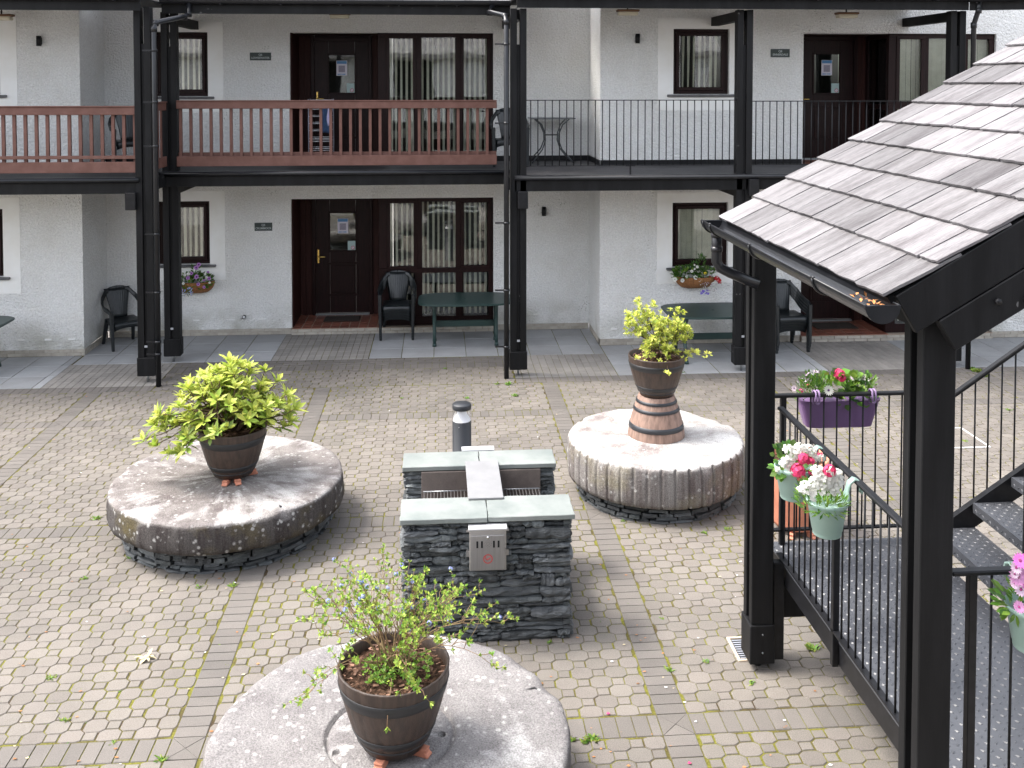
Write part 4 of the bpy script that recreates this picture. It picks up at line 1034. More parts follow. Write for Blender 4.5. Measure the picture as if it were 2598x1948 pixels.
m = MB(); a, b, c, d = atz(1181, 1180, .965), atz(1265, 1179, .965), atz(1277, 1258, .965), atz(1188, 1263, .965)
m.add([(a.x, 8.14, .951), (b.x, 8.14, .951), (c.x, 7.40, .951), (d.x, 7.40, .951), (a.x, 8.14, .968), (b.x, 8.14, .968), (c.x, 7.40, .968), (d.x, 7.40, .968)], [(0, 1, 2, 3), (7, 6, 5, 4), (4, 5, 1, 0), (5, 6, 2, 1), (6, 7, 3, 2), (7, 4, 0, 3)])
m.build('bridge_slab', DIVIDER, bq, bevel=.003, fix=True)
m = MB(); m.box(-.16, .84, 8.085, 8.118, .52, .905); m.build('fire_back', FIREB, bq, bevel=.004)
m = MB(); m.box(.27, .42, 7.48, 8.08, .3, .90); m.build('pit_divider', FIREB, bq)
m = MB(); m.box(-.15, .83, 7.48, 8.08, .44, .47); m.build('ash_floor', M('ash and soot', (.02, .018, .016), 1), bq)
for x0, x1 in ((-.145, .262), (.43, .83)):
    m = MB(); n_ = 15
    for k in range(n_): x = x0+.01+(x1-x0-.02)*k/(n_-1); m.tube([(x, 7.50, .75), (x, 8.06, .75)], .0045, 6)
    m.tube([(x0, 8.06, .75), (x1, 8.06, .75)], .007, 6, 1); m.tube([(x0, 7.50, .75), (x1, 7.50, .75)], .007, 6, 1); m.build('grill', [M('dull grill bar', (.16, .15, .15), .5, metal=.6), GREY], bq)
# cigarette bins
def ash_bin(cx, zt, yb, label, sgn):
    t = thing('cigarette_bin', label, 'ash bin', (cx, yb, zt), 0 if sgn < 0 else pi, 'steel cigarette bins')
    w, h, d = .135, .31, .075
    m = MB(); m.box(-w, w, -d, 0, -h, -.004); m.build('body', STEEL, t, bevel=.004, world=False)
    m = MB(); m.box(-w+.008, w-.012, -d-.006, -d, -h+.006, -.045); m.build('front_panel', M('steel panel', (.36, .35, .34), .4, metal=.7, col2=(.32, .31, .30), scale=4, stretch=(30, 1, 1)), t, bevel=.002, world=False)
    m = MB(); m.prism([(-w-.008, -d-.012), (w+.008, -d-.012), (w+.008, .0), (-w-.008, .0)], -.004, .010); o = m.build('lid', M('bright steel lid', (.55, .55, .56), .35, metal=.3), t, bevel=.003, world=False)
    for x in (-.078, -.044, .044, .078):
        m = MB(); m.box(x-.0068, x+.0068, -d-.0075, -d-.005, -.135, -.085); m.build('slot', M('slot black', (.005, .005, .006), .9), t, bevel=.0, world=False)
    m = MB()
    for k in range(24):
        a, b = 2*pi*k/24, 2*pi*(k+1)/24; c = (.0, -.218)
        m.add([(c[0]+r*cos(q), -d-.0075, c[1]+r*sin(q)) for r, q in ((.0285, a), (.034, a), (.034, b), (.0285, b))], [(0, 1, 2, 3)])
    m.beam((-.006, -d-.0075, -.226), (.018, -d-.0075, -.208), .003, .0055, 0, (0, 1, 0)); m.beam((-.018, -d-.0075, -.200), (-.012, -d-.0075, -.222), .003, .003, 0, (0, 1, 0)); m.beam((-.020, -d-.0075, -.214), (-.004, -d-.0075, -.226), .003, .003, 0, (0, 1, 0))
    m.build('smoking_symbol', RED, t, world=False)
    m = MB()
    for a, r in [(i*pi/4, .012) for i in range(8)]+[(i*pi/6, .024) for i in range(12)]:
        x, z = r*cos(a), -.105+r*sin(a); m.box(x-.0013, x+.0013, -d-.0072, -d-.005, z-.0013, z+.0013)
    m.build('punched_holes', M('slot black', (.005, .005, .006), .9), t, world=False)
    m = MB(); m.tube([(0, -d-.012, -.058), (0, -d-.004, -.058)], .009, 12); m.build('lock', M('chrome lock', (.8, .8, .8), .2, metal=.9), t, world=False)
    for z in (-.03, -.20):
        for s_ in (-1, 1):
            m = MB(); m.box(s_*w, s_*(w+.022), -.03, 0, z-.022 if z < -.1 else z-.008, z+.022 if z < -.1 else z+.008); m.build('wall_bracket', STEEL, t, world=False)
p = at(1238, 1338, 7.03); ash_bin(p.x, .888, 7.115, 'steel cigarette bin with red smoking symbol on the front of the barbecue', -1)
p = at(1213, 1135, 8.42); ash_bin(p.x, .945, 8.425, 'steel cigarette bin fixed on the far side of the barbecue', 1)
# bollard light
bo = thing('bollard_light', 'dark grey round bollard light with white cone behind the barbecue', 'bollard light', (.217, 9.80, 0))
m = MB(); m.lathe([(.12, 0), (.12, .012), (.0955, .014), (.0955, .735), (.0905, .742), (.0005, .742)], 48); m.build('post', LAMPB, bo, world=False)
m = MB(); m.lathe([(.090, .742), (.080, .765), (.052, .805), (.045, .85), (.045, .862)], 40); m.build('lamp_cone', LAMPW, bo, world=False)
m = MB(); m.lathe([(.094, .742), (.094, .862)], 48); m.build('clear_lens', CLEAR, bo, world=False)
m = MB(); m.lathe([(.0005, .86), (.0955, .86), (.0965, .864), (.0965, .905), (.092, .912), (.0005, .914)], 48); m.build('cap', LAMPB, bo, world=False)
m = MB(); m.tube([(-.03, -.091, .70), (-.031, -.0975, .70)], .005, 8); m.build('screw', GREY, bo, world=False)
# drain and litter
dr_ = thing('drain_grate', 'grey drain grate in pale frame beside the shelter post foot', 'drain', (2.26, 6.88, 0))
m = MB(); frame_rect(m, -.13, .13, -.15, .15, 0, .018, .012)
mm = MB(); mm.v = [(x, z, y) for x, y, z in m.v]; mm.f = [tuple(reversed(f)) for f in m.f]; mm.sm = m.sm; mm.mi = m.mi
mm.build('frame', M('pale drain frame', (.55, .45, .34), .8), dr_, world=False)
m = MB(); m.box(-.112, .112, -.132, .132, -.004, .001); m.build('well', M('drain dark', (.015, .015, .018), .8), dr_, world=False)
m = MB()
for k in range(9):
    for s_ in (0, 1): m.box(-.105+s_*.11, -.005+s_*.11, -.12+k*.028, -.108+k*.028, .001, .008)
m.box(-.008, .008, -.13, .13, .001, .009); m.build('grate_bars', M('grate grey', (.25, .26, .29), .6), dr_, world=False)
mc = thing('manhole_cover', 'pale framed square cover in the paving beyond the stair railing', 'cover', (5.95, 10.9, 0))
m = MB()
for q in ((-.32, .32, -.32, -.30), (-.32, .32, .30, .32), (-.32, -.30, -.30, .30), (.30, .32, -.30, .30)): m.box(*q, .0, .006)
m.build('frame', M('pale galvanised frame', (.6, .6, .6), .5), mc, world=False); m = MB(); grid_tiles(m, -.295, .295, -.295, .295, .105, .21, z=.003); m.build('infill', PAVER, mc, world=False)
p = atz(372, 1672, 0); m = MB()
for k in range(9):
    a = k*.72; leaf(m, Vector((R(-.01, .01), R(-.01, .01), .012)), Vector((cos(a), sin(a)*.6, R(-.1, .7))), Vector((0, 0, 1)), R(.05, .08), R(.02, .035), 0, .5, .3)
o = m.build('dry_leaf', DRYLEAF); o.location = (p.x, p.y, 0); tag(o, 'curled pale dry leaf lying on the paving in the lower left', 'leaf')
lt = MB()
for k in range(260):
    p = atz(R(0, 2200), R(960, 1948), 0); s = R(.006, .016); a = R(0, 6.3)
    lt.add([(p.x+s*cos(a+q), p.y+s*sin(a+q)*.6, .004+R(0, .006)) for q in (0, 1.6, 3.1, 4.7)], [(0, 1, 2, 3)], False, random.choice((0, 0, 0, 1, 2)))
struct(lt.build('leaf_litter', [M('orange litter', (.36, .16, .06), .9, island=.4), DRYLEAF, M('white litter', (.7, .7, .7), .9)]), 'stuff')
for x, y, lab in ((1539, 1813, 'pink fallen petal on the soldier course right of the granite millstone'), (1745, 1939, 'pink fallen petal near the bottom edge beside the shelter')):
    p = atz(x, y, 0); m = MB(); leaf(m, Vector((0, 0, .006)), Vector((1, .2, .1)), Vector((0, 0, 1)), .024, .022); o = m.build('petal', PINKF); o.location = (p.x, p.y, 0); tag(o, lab, 'petal')
# ---------------------------------------------------------------- garden furniture
def taper(mb, p0, p1, w0, d0, w1, d1, mi=0):
    p0, p1 = Vector(p0), Vector(p1)
    vs = [p0+Vector((x*w0/2, y*d0/2, 0)) for x, y in ((-1, -1), (1, -1), (1, 1), (-1, 1))]+[p1+Vector((x*w1/2, y*d1/2, 0)) for x, y in ((-1, -1), (1, -1), (1, 1), (-1, 1))]
    mb.add(vs, [(0, 1, 2, 3), (7, 6, 5, 4), (0, 4, 5, 1), (1, 5, 6, 2), (2, 6, 7, 3), (3, 7, 4, 0)], False, mi)
def slabgrid(mb, fn, nu, nv, th, smooth=True):
    P = [[Vector(fn(i/nu, j/nv)) for i in range(nu+1)] for j in range(nv+1)]
    def nrm(i, j):
        a = P[j][min(i+1, nu)]-P[j][max(i-1, 0)]; b = P[min(j+1, nv)][i]-P[max(j-1, 0)][i]; c = a.cross(b); return c.normalized()
    w = nu+1; A = [P[j][i] for j in range(nv+1) for i in range(w)]; B = [P[j][i]-nrm(i, j)*th for j in range(nv+1) for i in range(w)]; o = len(A)
    fs = []
    for j in range(nv):
        for i in range(nu):
            q = j*w+i; fs += [(q, q+1, q+w+1, q+w), (o+q, o+q+w, o+q+w+1, o+q+1)]
    for i in range(nu): fs += [(i+1, i, o+i, o+i+1), (nv*w+i, nv*w+i+1, o+nv*w+i+1, o+nv*w+i)]
    for j in range(nv): fs += [(j*w, (j+1)*w, o+(j+1)*w, o+j*w), ((j+1)*w+nu, j*w+nu, o+j*w+nu, o+(j+1)*w+nu)]
    mb.add(A+B, fs, smooth)
def make_chair():
    t = thing('plastic_chair', 'x', 'chair')
    m = MB(); slabgrid(m, lambda u, v: ((u-.5)*(.46-.05*v), -.23+.43*v, .425-.018*sin(pi*u)*sin(pi*v)-.03*max(0, .12-v)/.12), 8, 8, .018); m.build('seat', CHAIRM, t, world=False)
    m = MB(); slabgrid(m, lambda u, v: ((u-.5)*.46, -.232-.012*sin(pi*u), .335+.08*v+.055*(abs(2*u-1)**2.2-1)*0-.045*(abs(2*u-1)**3)*(1-v)), 10, 2, .014)
    for s in (-1, 1): m.beam((s*.225, -.22, .385), (s*.2, .2, .385), .018, .07)
    m.build('apron', CHAIRM, t, world=False)
    m = MB(); slabgrid(m, lambda u, v: ((u-.5)*(.24+.17*v**1.3), .195+.135*v-.035*cos(pi*(u-.5))+.003*cos(u*60), .42+.455*v), 30, 8, .014); m.build('backrest', CHAIRM, t, world=False)
    for s in (-1, 1):
        m = MB()
        P_ = [Vector(q) for q in ((s*.265, -.245, .60), (s*.285, -.12, .645), (s*.292, .02, .655), (s*.285, .13, .69), (s*.255, .225, .775), (s*.19, .29, .86), (s*.10, .325, .895), (0, .335, .905))]
        def bf(u, v):
            q = min(u*7, 6.9999); i_ = int(q); p_ = P_[i_].lerp(P_[i_+1], q-i_); h_ = .075-.03*max(0, q-4)/3
            return (p_.x-s*.02*v*min(1, max(0, 1.2-abs(v-.5))), p_.y-.012*v, p_.z-h_*v)
        slabgrid(m, bf, 28, 4, .026*s); m.build('arm_frame', CHAIRM, t, world=False, fix=True)
        m = MB(); taper(m, (s*.258, -.262, 0), (s*.268, -.232, .61), .042, .05, .058, .055); m.build('leg', CHAIRM, t, world=False, bevel=.008)
        m = MB(); taper(m, (s*.235, .285, 0), (s*.2, .185, .42), .042, .05, .062, .055); m.build('leg', CHAIRM, t, world=False, bevel=.008)
    return t
ch0 = make_chair(); used = False
def chair(x, y, z, rz, label, group='black green plastic garden chairs'):
    global used
    if used: dup(ch0, (x, y, z), rz, label, group)
    else:
        ch0.location = (x, y, z); ch0.rotation_euler = (0, 0, rz); ch0['label'] = label; ch0['group'] = group; used = True
chair(-5.0, 15.79, 0, radians(36), 'single black green plastic chair in the lower left recess behind the double posts')
for k, w_ in enumerate(('bottom', 'second', 'third', 'topmost')):
    chair(-.70, 16.03-.022*k, .048*k, 0, w_+' black plastic chair of the stack beside the lower middle door')
    chair(5.40, 14.84-.022*k, .048*k, radians(4), w_+' black plastic chair of the stack beside the lower right door')
chair(-4.72, 15.35, DZ, radians(25), 'black plastic chair on the upper left balcony behind red railing')
chair(1.10, 15.35, DZ, 0, 'black plastic chair on the upper gallery half hidden by the middle post')
def table(x, y, L_, W_, label, fy=.3):
    t = thing('garden_table', label, 'table', (x, y, 0), 0, 'dark green plastic garden tables')
    def outline(s, a, b):
        P_ = []
        for k in range(40):
            q = 2*pi*k/40; c, s_ = cos(q), sin(q); P_.append((a*math.copysign(abs(c)**.62, c), b*math.copysign(abs(s_)**.36, s_)))
        return P_
    m = MB(); m.prism(outline(0, L_/2, W_/2), .695, .715); m.prism(outline(0, L_/2-.012, W_/2-.012), .7151, .722); m.build('tabletop', TABLEM, t, world=False, bevel=.004)
    m = MB(); m.lathe([(.022, .7221), (.024, .725), (.014, .7255), (.0005, .7255)], 16); m.build('parasol_hole_cap', TABLEM, t, world=False)
    for s in (-1, 1):
        for f in (-1, 1):
            m = MB(); X = s*(L_/2-.26)
            P_ = [(X, f*fy*1.0, .03), (X, f*fy*.8, .2), (X, f*fy*.62, .36), (X, f*fy*.66, .52), (X, f*fy*.95, .69)]
            m.tube(P_, [.026, .027, .03, .03, .036], 10); m.tube([(X, f*fy*1.04, 0), (X, f*fy*1.0, .05)], [.034, .03], 10); m.build('leg', TABLEM, t, world=False)
        m = MB(); m.box(s*(L_/2-.26)-.012, s*(L_/2-.26)+.012, -fy*.62, fy*.62, .30, .40); m.build('leg_brace', TABLEM, t, world=False)
    m = MB(); m.box(-(L_/2-.26), L_/2-.26, -.012, .012, .27, .37); m.build('stretcher', TABLEM, t, world=False, bevel=.004)
table(.40, 15.52, 1.5, .95, 'dark green plastic table under the lower middle window beside stacked chairs', .17)
table(4.13, 14.45, 1.5, 1.0, 'dark green plastic table below the flower basket and second gallery post', .34)
table(-6.95, 14.42, 1.5, .95, 'dark green plastic table cut by the left edge of the photo', .3)
bt = thing('bistro_table', 'small metal bistro table with curved legs on the upper gallery', 'table', (1.83, 15.95, DZ))
m = MB(); m.box(-.37, .37, -.25, .25, .715, .735); m.build('tabletop', M('grey glass top', (.10, .11, .115), .3), bt, bevel=.006, world=False)
for s in (-1, 1):
    for f in (-1, 1):
        m = MB(); m.tube([(s*.27, f*.2, .715), (s*.17, f*.14, .62), (s*.115, f*.1, .48), (s*.11, f*.1, .36), (s*.16, f*.14, .22), (s*.26, f*.2, .10), (s*.34, f*.23, .0)], .011, 8); m.build('leg', M('dull grey leg', (.06, .065, .07), .45), bt, world=False)
m = MB(); m.tube([(-.11, 0, .45), (.11, 0, .45)], .010, 8); m.build('stretcher', BLACKM, bt, world=False)
ai = thing('clothes_airer', 'white clothes airer behind the red railing at the upper middle door', 'clothes airer', (-2.0, 16.75, DZ))
m = MB()
for z in (.14, .20, .32, .37, .50, .62, .74, .86, 1.0): m.tube([(-.19, -.15, z), (.19, -.15, z)], .006, 6); m.tube([(-.19, .1, z+.012), (.19, .1, z+.012)], .006, 6)
m.build('rods', WHITEP, ai, world=False)
for s in (-1, 1):
    for f in (-.15, .1):
        m = MB(); m.tube([(s*.195, f, 0), (s*.195, f, 1.03)], .009, 8); m.build('frame_post', M('grey airer tube', (.35, .36, .42), .4), ai, world=False)
def cloth(name, x0, x1, z0, z1, y, mat, label, cat):
    m = MB(); slabgrid(m, lambda u, v: (x0+(x1-x0)*u+.012*sin(v*7), y-.012*sin(u*9+v*2), z1+(z0-z1)*v+.012*sin(u*5)), 10, 10, .006); o = m.build(name, mat); tag(o, label, cat)
cloth('blue_trousers', -1.985, -1.80, DZ+.46, DZ+.92, 16.56, DENIM, 'blue garment hanging from the clothes airer', 'clothes')
cloth('white_sock', -1.87, -1.80, DZ+.58, DZ+.95, 16.53, LILACC, 'white lilac garment hanging in front of the blue garment', 'clothes')
def mat_(x, y, z, w, d, label):
    m = MB(); m.box(-w/2, w/2, -d/2, d/2, 0, .014); o = m.build('door_mat', RUBBER, bevel=.004); o.location = (x, y, z); tag(o, label, 'door mat', 'door mats')
mat_(-1.68, 16.84, .103, .6, .36, 'dark door mat on red tiles at the lower middle door')
mat_(6.55, 15.75, .103, .7, .4, 'dark door mat on red tiles at the lower right door')

# ---------------------------------------------------------------- flowers
class FB:
    """flower builder: leaves gather in one part, every bloom or cluster is a part of its own"""
    def __init__(s): s.d = {}; s.l = []
    def mb(s, n, mats):
        if n not in s.d: s.d[n] = (MB(), mats)
        return s.d[n][0]
    def one(s, n, mats): m = MB(); s.l.append((n, m, mats)); return m
    def build(s, parent):
        for n, (m, mats) in s.d.items(): m.build(n, mats, parent, world=False)
        for n, m, mats in s.l: m.build(n, mats, parent, world=False)
def petals(mb, p, nrm, r, n, mi=0, ci=1, cup=.25, cr=.28, notch=.75):
    a, b = perp(nrm.normalized()); nn = nrm.normalized(); ph = R(0, 6)
    ring = []
    for k in range(2*n):
        q = ph+pi*k/n; rr = r*(1 if k % 2 == 0 else notch); ring.append(p+a*cos(q)*rr+b*sin(q)*rr+nn*cup*r)
    mb.add([p]+ring, [(0, k+1, (k+1) % (2*n)+1) for k in range(2*n)], True, mi)
    if ci is not None: mb.add([p+nn*(cup*cr*r+.0025)]+[p+nn*(cup*cr*r+.0025)+a*cos(q)*r*cr+b*sin(q)*r*cr for q in [i*pi/3 for i in range(6)]], [(0, k+1, (k+1) % 6+1) for k in range(6)], True, ci)
def daisy(mb, p, nrm, r, n=14, mi=0, ci=1):
    a, b = perp(nrm.normalized()); nn = nrm.normalized(); ph = R(0, 6)
    for k in range(n):
        q = ph+2*pi*k/n; d = a*cos(q)+b*sin(q); leaf4(mb, p+d*r*.15, (d+nn*.15), nn, r*.85, r*.34, mi)
    mb.add([p+nn*.006]+[p+nn*.002+(a*cos(q)+b*sin(q))*r*.2 for q in [i*pi/4 for i in range(8)]], [(0, k+1, (k+1) % 8+1) for k in range(8)], True, ci)
def geranium(mb, p, r, n=40, mi=0):
    for k in range(n):
        v = Vector((R(-1, 1), R(-1, 1), R(-.5, 1))).normalized(); petals(mb, p+v*r*R(.7, 1), v, r*.36, 5, mi, None, .1)
def foliage(mb, c, rad_, n, l, w, mis, up=.6, fn=leaf):
    c = Vector(c)
    for k in range(n):
        v = Vector((R(-1, 1), R(-1, 1), R(-1, 1)))
        if v.length > 1: v.normalize()
        d = (v+Vector((R(-.5, .5), R(-.5, .5), up))).normalized()
        fn(mb, c+Vector((v.x*rad_[0], v.y*rad_[1], v.z*rad_[2])), d, Vector((0, -.4, 1)), l*R(.7, 1.2), w*R(.8, 1.2), random.choice(mis))
def front(): return Vector((R(-.35, .35), -1, R(-.1, .55)))

def basket(cx, zc, Y, w, label):
    t = thing('hanging_basket', label, 'hanging basket', (cx, Y, zc), 0, 'coir lined wall baskets')
    m = MB(); n = 24
    def f(u, v):
        a = pi+pi*u; k = sqrt(max(0, 1-v**2.2)); return (w/2*cos(a)*(.35+.65*k), (.20*k+.02)*sin(a)-.004, -.20*v)
    slabgrid(m, f, n, 8, .008); m.build('liner', COIR, t, world=False)
    for i in range(6):
        u = .08+.84*i/5; m = MB(); m.tube([Vector(f(u, v))+Vector((0, -.004, 0)) for v in (0, .2, .4, .6, .8, .95)], .0055, 6); m.build('wire', BLACKM, t, world=False)
    m = MB(); m.tube([Vector(f(u/20, 0)) for u in range(21)], .006, 6); m.build('rim', BLACKM, t, world=False)
    return t
# right basket under the small window
p = at(1768, 700, FW-.12); BX, BZ = p.x, p.z
basket(BX, BZ-.01, FW, .64, 'coir lined basket with white red and yellow flowers below the right small window')
t = thing('basket_flowers', 'mixed white yellow and red bedding flowers filling the right wall basket', 'flowers', (BX, FW-.1, BZ)); fb = FB()
lf = fb.mb('leaves', [LEAFG, LEAFG2])
foliage(lf, (-.12, -.02, .06), (.26, .10, .07), 170, .07, .03, [0, 0, 1]); foliage(lf, (.12, 0, .05), (.18, .10, .06), 90, .06, .03, [0, 0, 1]); foliage(lf, (-.28, -.04, .03), (.12, .07, .05), 50, .07, .03, [0, 1])
foliage(lf, (.07, 0, .19), (.06, .05, .13), 80, .06, .018, [0]); foliage(lf, (-.06, -.02, .14), (.07, .06, .08), 50, .05, .025, [0])
wf = lambda: fb.one('white_flower', [WHITEF, M('dark eye', (.25, .25, .2), .8)])
def bp_(x, y, d=.13): q = at(x, y, FW-d); return q-Vector((BX, FW-.1, BZ))
for x, y, r in ((1712, 709, .042), (1731, 711, .036), (1742, 701, .03), (1764, 704, .04), (1773, 709, .038), (1755, 688, .026), (1762, 682, .02), (1769, 677, .026), (1762, 672, .016), (1811, 698, .03), (1813, 718, .028), (1808, 719, .022), (1705, 700, .02), (1774, 736, .016)): petals(wf(), bp_(x, y, .22), front(), r, 5, 0, 1, .2, .2, .88)
yf = lambda: fb.one('yellow_flower', [YELLOWF, M('brown eye', (.2, .1, .02), .8)])
for x, y in ((1789, 693), (1791, 711), (1755, 711)): petals(yf(), bp_(x, y, .2), front(), .026, 8, 0, 1, .1, .3, .9)
rd = lambda: fb.one('red_flower', [REDF])
for x, y, r in ((1818, 706, .045), (1824, 711, .04), (1800, 703, .025), (1826, 716, .03)): geranium(rd(), bp_(x, y, .16), r, 26)
lo_ = fb.mb('trailing_flowers', [LEAFG, BLUEF, WHITEF, PALEMAUVE, M('violet petal', (.18, .10, .50), .7)])
for k in range(90):
    q = bp_(R(1770, 1815), R(716, 742), .2); leaf4(lo_, q+Vector((R(-.02, .02), R(-.03, .03), 0)), front(), Vector((0, 0, 1)), .03, .014, 0)
for k in range(46):
    x, y = R(1772, 1820), R(716, 738); petals(lo_, bp_(x, y, .23), front(), .009, 4, random.choice((2, 3, 3)), None)
for k in range(34): petals(lo_, bp_(R(1776, 1798), R(736, 746), .23), front(), .012, 4, random.choice((4, 4, 1)), None)
fb.build(t)
# left basket
p = at(497, 712, BW-.12); BX2, BZ2 = p.x, p.z
basket(BX2-.04, BZ2-.02, BW, .62, 'coir lined basket with white and purple petunias below the left small window')
t = thing('basket_flowers', 'white and purple petunias with blue trailers filling the left wall basket', 'flowers', (BX2, BW-.1, BZ2)); fb = FB()
lf = fb.mb('leaves', [LEAFG, LEAFG2])
foliage(lf, (-.02, -.03, .0), (.30, .11, .12), 260, .06, .032, [0, 0, 0, 1]); foliage(lf, (.0, -.02, .16), (.06, .05, .12), 40, .05, .03, [0])
def bq_(x, y, d=.2): q = at(x, y, BW-d); return q-Vector((BX2, BW-.1, BZ2))
wf = lambda: fb.one('white_flower', [WHITEF, M('dark eye', (.25, .25, .2), .8)])
for x, y, r in ((460, 695, .027), (469, 697, .029), (478, 695, .031), (452, 705, .033), (456, 714, .028), (465, 719, .024), (452, 725, .025), (457, 722, .02), (520, 695, .02), (524, 703, .02), (512, 689, .016), (446, 690, .016), (532, 717, .02)): petals(wf(), bq_(x, y, .24), front(), r, 5, 0, 1, .2, .22, .9)
pf = lambda: fb.one('purple_flower', [MAUVEF, DKMAUVE])
for x, y, r in ((504, 671, .036), (498, 679, .038), (499, 702, .040), (477, 705, .034), (531, 706, .034), (503, 721, .03), (518, 728, .026), (486, 693, .028), (518, 711, .02), (528, 690, .022)): petals(pf(), bq_(x, y, .25), front(), r, 5, 0, 1, .25, .45, .9)
lo_ = fb.mb('trailing_flowers', [LEAFG, BLUEF, M('pale blue petal', (.42, .46, .75), .7)])
for k in range(70): leaf4(lo_, bq_(R(446, 488), R(722, 748), .22), Vector((R(-.4, .4), -.5, -.6)), Vector((0, 0, 1)), .035, .012, 0)
for k in range(60): petals(lo_, bq_(R(446, 490), R(728, 752), .23), front(), .009, 4, random.choice((1, 2, 2)), None)
fb.build(t)

# ---------------------------------------------------------------- covered stair landing on the right
sh = thing('covered_stair_landing', 'black timber and steel stair landing under a slate roof on two posts', 'staircase shelter', (2.9, 5.8, 0))
LZ = .73; LX0, LX1, LY0, LY1 = 2.432, 3.592, 4.36, 7.02
def spost(Y, zt):
    x0, x1, d = 2.182, 2.338, .185
    m = MB(); m.box(x0, x1, Y, Y+.062, .335, zt); m.box(x0, x1, Y+d-.062, Y+d, .335, zt); m.box(x0+.035, x1-.02, Y+.062, Y+d-.062, .335, zt)
    po = m.build('post', BLACKT, sh, bevel=.004)
    m = MB(); m.box(x0-.012, x1+.012, Y-.012, Y+d+.012, .055, .335); m.build('post_foot', BLACKT, po, bevel=.006)
    for z in (.27, .14): m = MB(); m.tube([(2.26, Y-.016, z), (2.26, Y-.011, z)], .006, 8); m.build('screw', GREY, po)
    m = MB(); m.tube([(2.26, Y+d/2, 0), (2.26, Y+d/2, .07)], .03, 10); m.build('post_pin', BLACKM, po)
    return po
spost(6.61, 3.18); spost(4.235, 3.22)
def lugs(mb, x0, x1, y0, y1, z, step=.052, ax='z'):
    nx, ny = int((x1-x0)/step), int((y1-y0)/step)
    for j in range(ny):
        for i in range(nx):
            x, y = x0+(i+.5)*step, y0+(j+.5)*step; q = pi/4 if (i+j) % 2 else -pi/4
            u = Vector((cos(q), sin(q), 0))*.0165; v = Vector((-sin(q), cos(q), 0))*.0052; c = Vector((x, y, 0)); h = Vector((0, 0, .0035))
            h = h*1.5; v = v*1.25; P_ = [c-u, c-u*.3+v, c+u*.3+v, c+u, c+u*.3-v, c-u*.3-v, c-u*.45+h, c+u*.45+h]
            if ax == 'z': P_ = [p_+Vector((0, 0, z)) for p_ in P_]
            else: P_ = [Vector((z-p_.z, p_.y, p_.x)) for p_ in P_]
            mb.add(P_, [(5, 4, 7, 6), (4, 3, 7), (3, 2, 7), (2, 1, 6, 7), (1, 0, 6), (0, 5, 6)])
m = MB(); m.box(LX0, LX1, LY0, LY1, LZ-.008, LZ); lugs(m, LX0, LX1, LY0, LY1, LZ); m.build('landing_plate', CHECK, sh)
m = MB(); m.box(LX0+.004, LX0+.012, LY0, LY1, LZ-.15, LZ-.008); m.box(LX0+.012, LX0+.05, LY0, LY1, LZ-.15, LZ-.142); m.build('edge_channel', BLACKM, sh)
m = MB(); m.box(LX0+.02, LX1, LY1-.012, LY1-.004, LZ-.15, LZ-.008); m.build('edge_channel', BLACKM, sh)
m = MB(); m.box(LX1-.012, LX1-.004, LY0, LY1-.02, LZ-.08, LZ-.008); m.build('edge_channel', BLACKM, sh)
m = MB(); m.box(2.352, 3.6, 6.70, 6.80, .33, .57); m.build('cross_beam', BLACKT, sh, bevel=.004)
m = MB(); m.box(2.352, 2.428, 6.64, 6.70, .06, LZ+.03); m.build('landing_leg', BLACKM, sh, bevel=.003)
m = MB(); m.box(3.5, 3.58, 6.62, 6.69, .0, LZ-.16); m.build('landing_leg', BLACKM, sh, bevel=.003)
# stairs rising to the right
G_, RI, SY0, SY1 = .287, .182, 5.72, 6.755
for k in range(7):
    x0 = LX1+k*G_; z = LZ+RI*(k+1)
    m = MB(); m.box(x0, x0+G_+.012, SY0, SY1, z-.008, z); m.box(x0-.006, x0, SY0, SY1, z-.07, z); lugs(m, x0+.01, x0+G_, SY0, SY1, z, .046); lugs(m, z-.068, z-.004, SY0, SY1, x0-.006, .046, 'x')
    m.build('tread', CHECK, sh)
for Y in (SY1+.004, SY0-.06):
    m = MB(); m.prism([(LX1-.02, LZ-.12), (LX1+2.1, LZ-.12+2.12*RI/G_), (LX1+2.1, LZ+.17+2.08*RI/G_), (LX1-.02, LZ+.17)] if False else [(3.56, .72-.02), (5.7, .72-.02+2.14*RI/G_), (5.7, .72+.22+2.14*RI/G_), (3.56+.05, .72+.22-.03), (3.56, .80)], Y, Y+.05, axis='y'); m.build('stringer', BLACKM, sh)
m = MB(); m.box(3.62, 3.71, 5.66, 5.75, LZ-.03, 2.04); m.build('newel_post', BLACKM, sh, bevel=.004)
